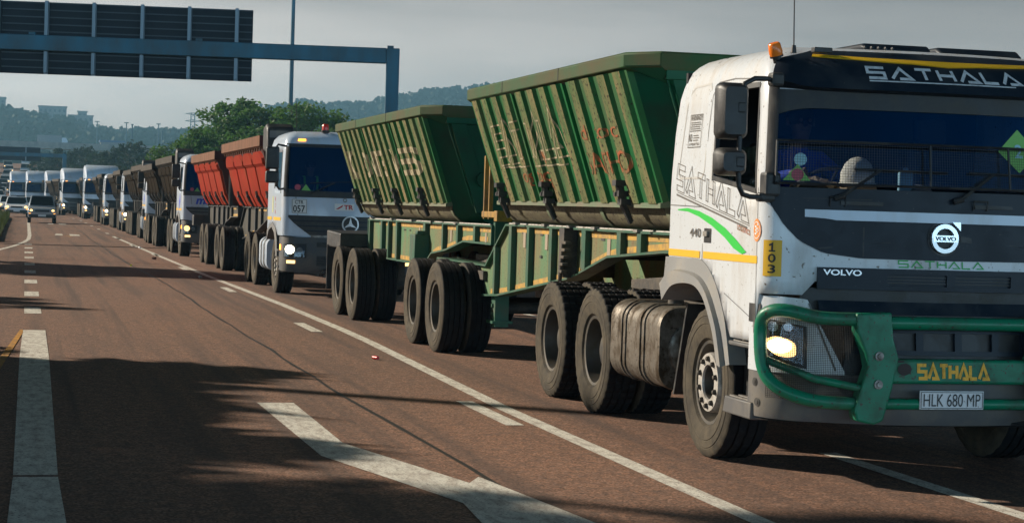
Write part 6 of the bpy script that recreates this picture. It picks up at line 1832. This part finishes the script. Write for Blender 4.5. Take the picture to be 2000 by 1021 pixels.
m = MB(); m.box(-.05, .05, -.02, .02, 0, .17); m.lathe([(.02, .17), (.02, .20), (0, .20)], 10, 'z'); o = m.build('plastic_bottle', STKT, None, 30, bevel=.012, loc=(5.90 - .21, YF - 1.0, 1.865)); tag(o, 'pale blue flat bottle standing on the dashboard right of the cream hat', 'bottle')
m = MB(); m.tube([(-.07, 0, .05), (-.03, 0, .07), (.04, 0, .06), (.09, .02, .05)], [.04, .055, .06, .03], 8); o = m.build('rag', mat('grey_rag', (.3, .3, .28), .9), None, 40, loc=(5.90 - .10, YF - 1.0, 1.83)); tag(o, 'grey rag on the dashboard beside the pale bottle', 'rag')

GR = 'white tractors in the queue'
t2 = actros(True, True, True); t2.location = (5.78, 36.5, 0); tag(t2, 'white tractor with the CTR 057 number card and star emblem, lamps lit', 'truck', GR)
d2 = person((5.78 - .58, 36.5 + .03, 1.62), mat('dark_navy_shirt', (.03, .03, .05), .9), mat('lime_hivis', (.18, .5, .05), .7)); tag(d2, 'driver in a green safety vest at the wheel of the second truck', 'person')
ra, rb = panel_trailers(REDT, REDD, RUSTR)
for o in (ra, rb): o.location.x = 5.86; o.location.y += 36.5
tag(ra, 'red panelled side tipper trailer right behind the second white tractor', 'trailer', 'side tipper trailers'); tag(rb, 'rear red panelled tipper trailer in front of the max lettered truck', 'trailer', 'side tipper trailers')
ba, bb_ = panel_trailers(BRT, BRD, mat('dusty_brown_rim', (.04, .03, .02), .65, spec=.2, dirt=((.03, .025, .02), .4, 3, (1, 1, 1))))
t3 = actros(False, False, False, ('max', .62, .17, -.86, TXTL), True, beacon=False, lampm=LAMP, low=True); t3.location = (5.68, 58.4, 0); tag(t3, 'white tractor with blue max lettering directly behind the red trailers', 'truck', GR)
t4 = copy_tree(t3); t4.location = (5.83, 78.6, 0); tag(t4, 'second white tractor with blue max lettering, between the brown trailers', 'truck', GR)
t6 = actros(False, False, False, ('M2', .40, .15, .25, TXTB), False, beacon=True, stack=False, lampm=LAMPW); t6.location = (5.70, 116.5, 0)
tag(t6, 'white tractor with black M2 lettering and bright headlamp', 'truck', GR)
t5 = copy_tree(t6); t5.location = (5.85, 97.5, 0); tag(t5, 'white tractor half hidden by brown trailers, in front of the M2 truck', 'truck', GR)
t7 = actros(False, False, False, None, False, beacon=False, stack=False, fairing=True, lampm=LAMPW); t7.location = (5.35, 144.5, 0)
tag(t7, 'white high roofed truck nearest of those with a wind deflector', 'truck', GR)
t8 = copy_tree(t7); t8.location = (4.15, 166, 0); t8.rotation_euler.z = R(3); tag(t8, 'second high roofed white truck, half overlapped by a twin', 'truck', GR)
t9 = copy_tree(t7); t9.location = (3.05, 188, 0); t9.rotation_euler.z = R(2); tag(t9, 'furthest high roofed white truck in the right hand queue', 'truck', GR)
words = {'t3': 'behind the nearer max truck', 't4': 'behind the second max truck', 't5': 'behind the half hidden white tractor', 't6': 'behind the M2 truck', 't7': 'behind the nearest high roofed truck', 't8': 'behind the second high roofed truck', 't9': 'behind the furthest high roofed truck'}
TR_ = [('t3', t3), ('t4', t4), ('t5', t5), ('t6', t6), ('t7', t7), ('t8', t8), ('t9', t9)]
for i, (k, t) in enumerate(TR_):
    pair = (ba, bb_) if i == 0 else (copy_tree(ba), copy_tree(bb_))
    off = (7, 16)
    for o, f_, oy in zip(pair, ('front', 'rear'), off):
        a = t.rotation_euler.z
        o.location = (t.location.x - math.sin(a) * oy, t.location.y + (oy if oy < 10 else oy - (1.5 if i in (1, 2) else 0)), 0); o.rotation_euler.z = a
        if i in (1, 2): o.location.y -= 1.2
        tag(o, '%s brown panelled tipper trailer %s' % (f_, words[k]), 'trailer', 'side tipper trailers')
# left lane
for (x, y, lab) in ((1.30, 195, 'high roofed truck directly behind the lit minivan'), (-.30, 205, 'high roofed truck in the left lane behind the white hatchback'), (-4.2, 232, 'leftmost high roofed truck at the edge of the picture')):
    o = copy_tree(t7); o.location = (x, y, zg(y)); o.rotation_euler.z = R(1); tag(o, lab, 'truck', GR)
cv = car('van', mat('silver_paint', (.34, .38, .42), .3, metal=.3)); cv.location = (1.0, 119, 0); tag(cv, 'silver minivan with lit headlamps driving on the turning lane', 'car', 'cars in the left lanes')
ch = car('hatch', mat('white_car_paint', (.68, .70, .72), .3)); ch.location = (-.55, 146, 0); tag(ch, 'white hatchback behind and left of the lit minivan', 'car', 'cars in the left lanes')
c3 = copy_tree(ch); c3.location = (.75, 168, 0); tag(c3, 'white car showing over the roof of the lit minivan', 'car', 'cars in the left lanes')
c4 = copy_tree(cv); c4.location = (-4.3, 205, zg(205)); tag(c4, 'silver minivan with a lit lamp at the left edge', 'car', 'cars in the left lanes')
c5 = copy_tree(ch); c5.location = (-1.3, 172, 0); tag(c5, 'white car right behind the hatchback in the left lane', 'car', 'cars in the left lanes')
random.seed(9)
FM = [far_vehicle_mesh('car', WHITE2, 4.3, 1.75, 1.5), far_vehicle_mesh('car', mat('grey_car_paint', (.20, .22, .25), .3, metal=.4), 4.4, 1.78, 1.48, False), far_vehicle_mesh('minibus', WHITE2, 4.9, 1.85, 2.15), far_vehicle_mesh('car', mat('dark_car_paint', (.03, .035, .05), .3), 4.4, 1.75, 1.5)]
row = ['first', 'second', 'third', 'fourth', 'fifth', 'sixth', 'seventh', 'eighth']
lane = ['leftmost', 'second', 'third', 'right hand']
for r_ in range(8):
    for l_ in range(4):
        y = 255 + r_ * 22 + random.uniform(-6, 6); k = random.randrange(4)
        o = put('far_car', FM[k], None, (-6.6 + l_ * 3.3 + xs(y) + 3.0 + random.uniform(-.3, .3), y, zg(y)), (math.atan(.00028 * max(0, y - 190)), 0, 0))
        nm = ('white car', 'grey car', 'white minibus', 'dark car')[k]
        tag(o, 'tiny %s in the distant jam, %s lane, %s row from the front' % (nm, lane[l_], row[r_]), 'car', 'cars in the distant jam')
# litter
def bit(name, mm, x, y, s, lab):
    m = MB(); m.lathe([(0, -s), (s * .45, -s), (s * .45, s), (0, s)], 10, 'x', (0, 0, s * .45)); o = m.build(name, mm, None, 40, loc=(x, y, .002)); o.rotation_euler.z = x * 3; tag(o, lab, 'litter', 'litter on the road')
bit('drink_can', mat('red_can', (.45, .03, .03), .35, metal=.3), 3.80, 21.2, .045, 'crushed red can beside the solid white line')
bit('drink_can', STEEL, 3.72, 42.5, .06, 'pale can beside the line in front of the second truck')
bit('plastic_scrap', YELB, 2.58, 48.9, .05, 'yellow scrap lying in the shadow band on the lane')
bit('plastic_scrap', mat('brown_scrap', (.2, .1, .07), .8), 3.5, 54.5, .08, 'brown scrap in front of the max truck')
bit('plastic_scrap', PLATE, 3.75, 66, .07, 'white scrap near the far end of the solid line')
# ---- air -----------------------------------------------------------------
hz = MB(); hz.box(-700, 900, -60, 2300, -1.2, 128); ho = hz.build('haze', [], None, 0)
mh = bpy.data.materials.new('haze'); mh.use_nodes = True; nt = mh.node_tree; nt.nodes.clear()
ou = nt.nodes.new('ShaderNodeOutputMaterial'); pv = nt.nodes.new('ShaderNodeVolumePrincipled')
pv.inputs['Color'].default_value = (.32, .66, .92, 1); pv.inputs['Density'].default_value = .00033; pv.inputs['Anisotropy'].default_value = .25
nt.links.new(pv.outputs[0], ou.inputs['Volume']); ho.data.materials.append(mh); tag(ho, kind='stuff')
tag(ho, 'thin blue morning haze over the road and hills', 'haze')
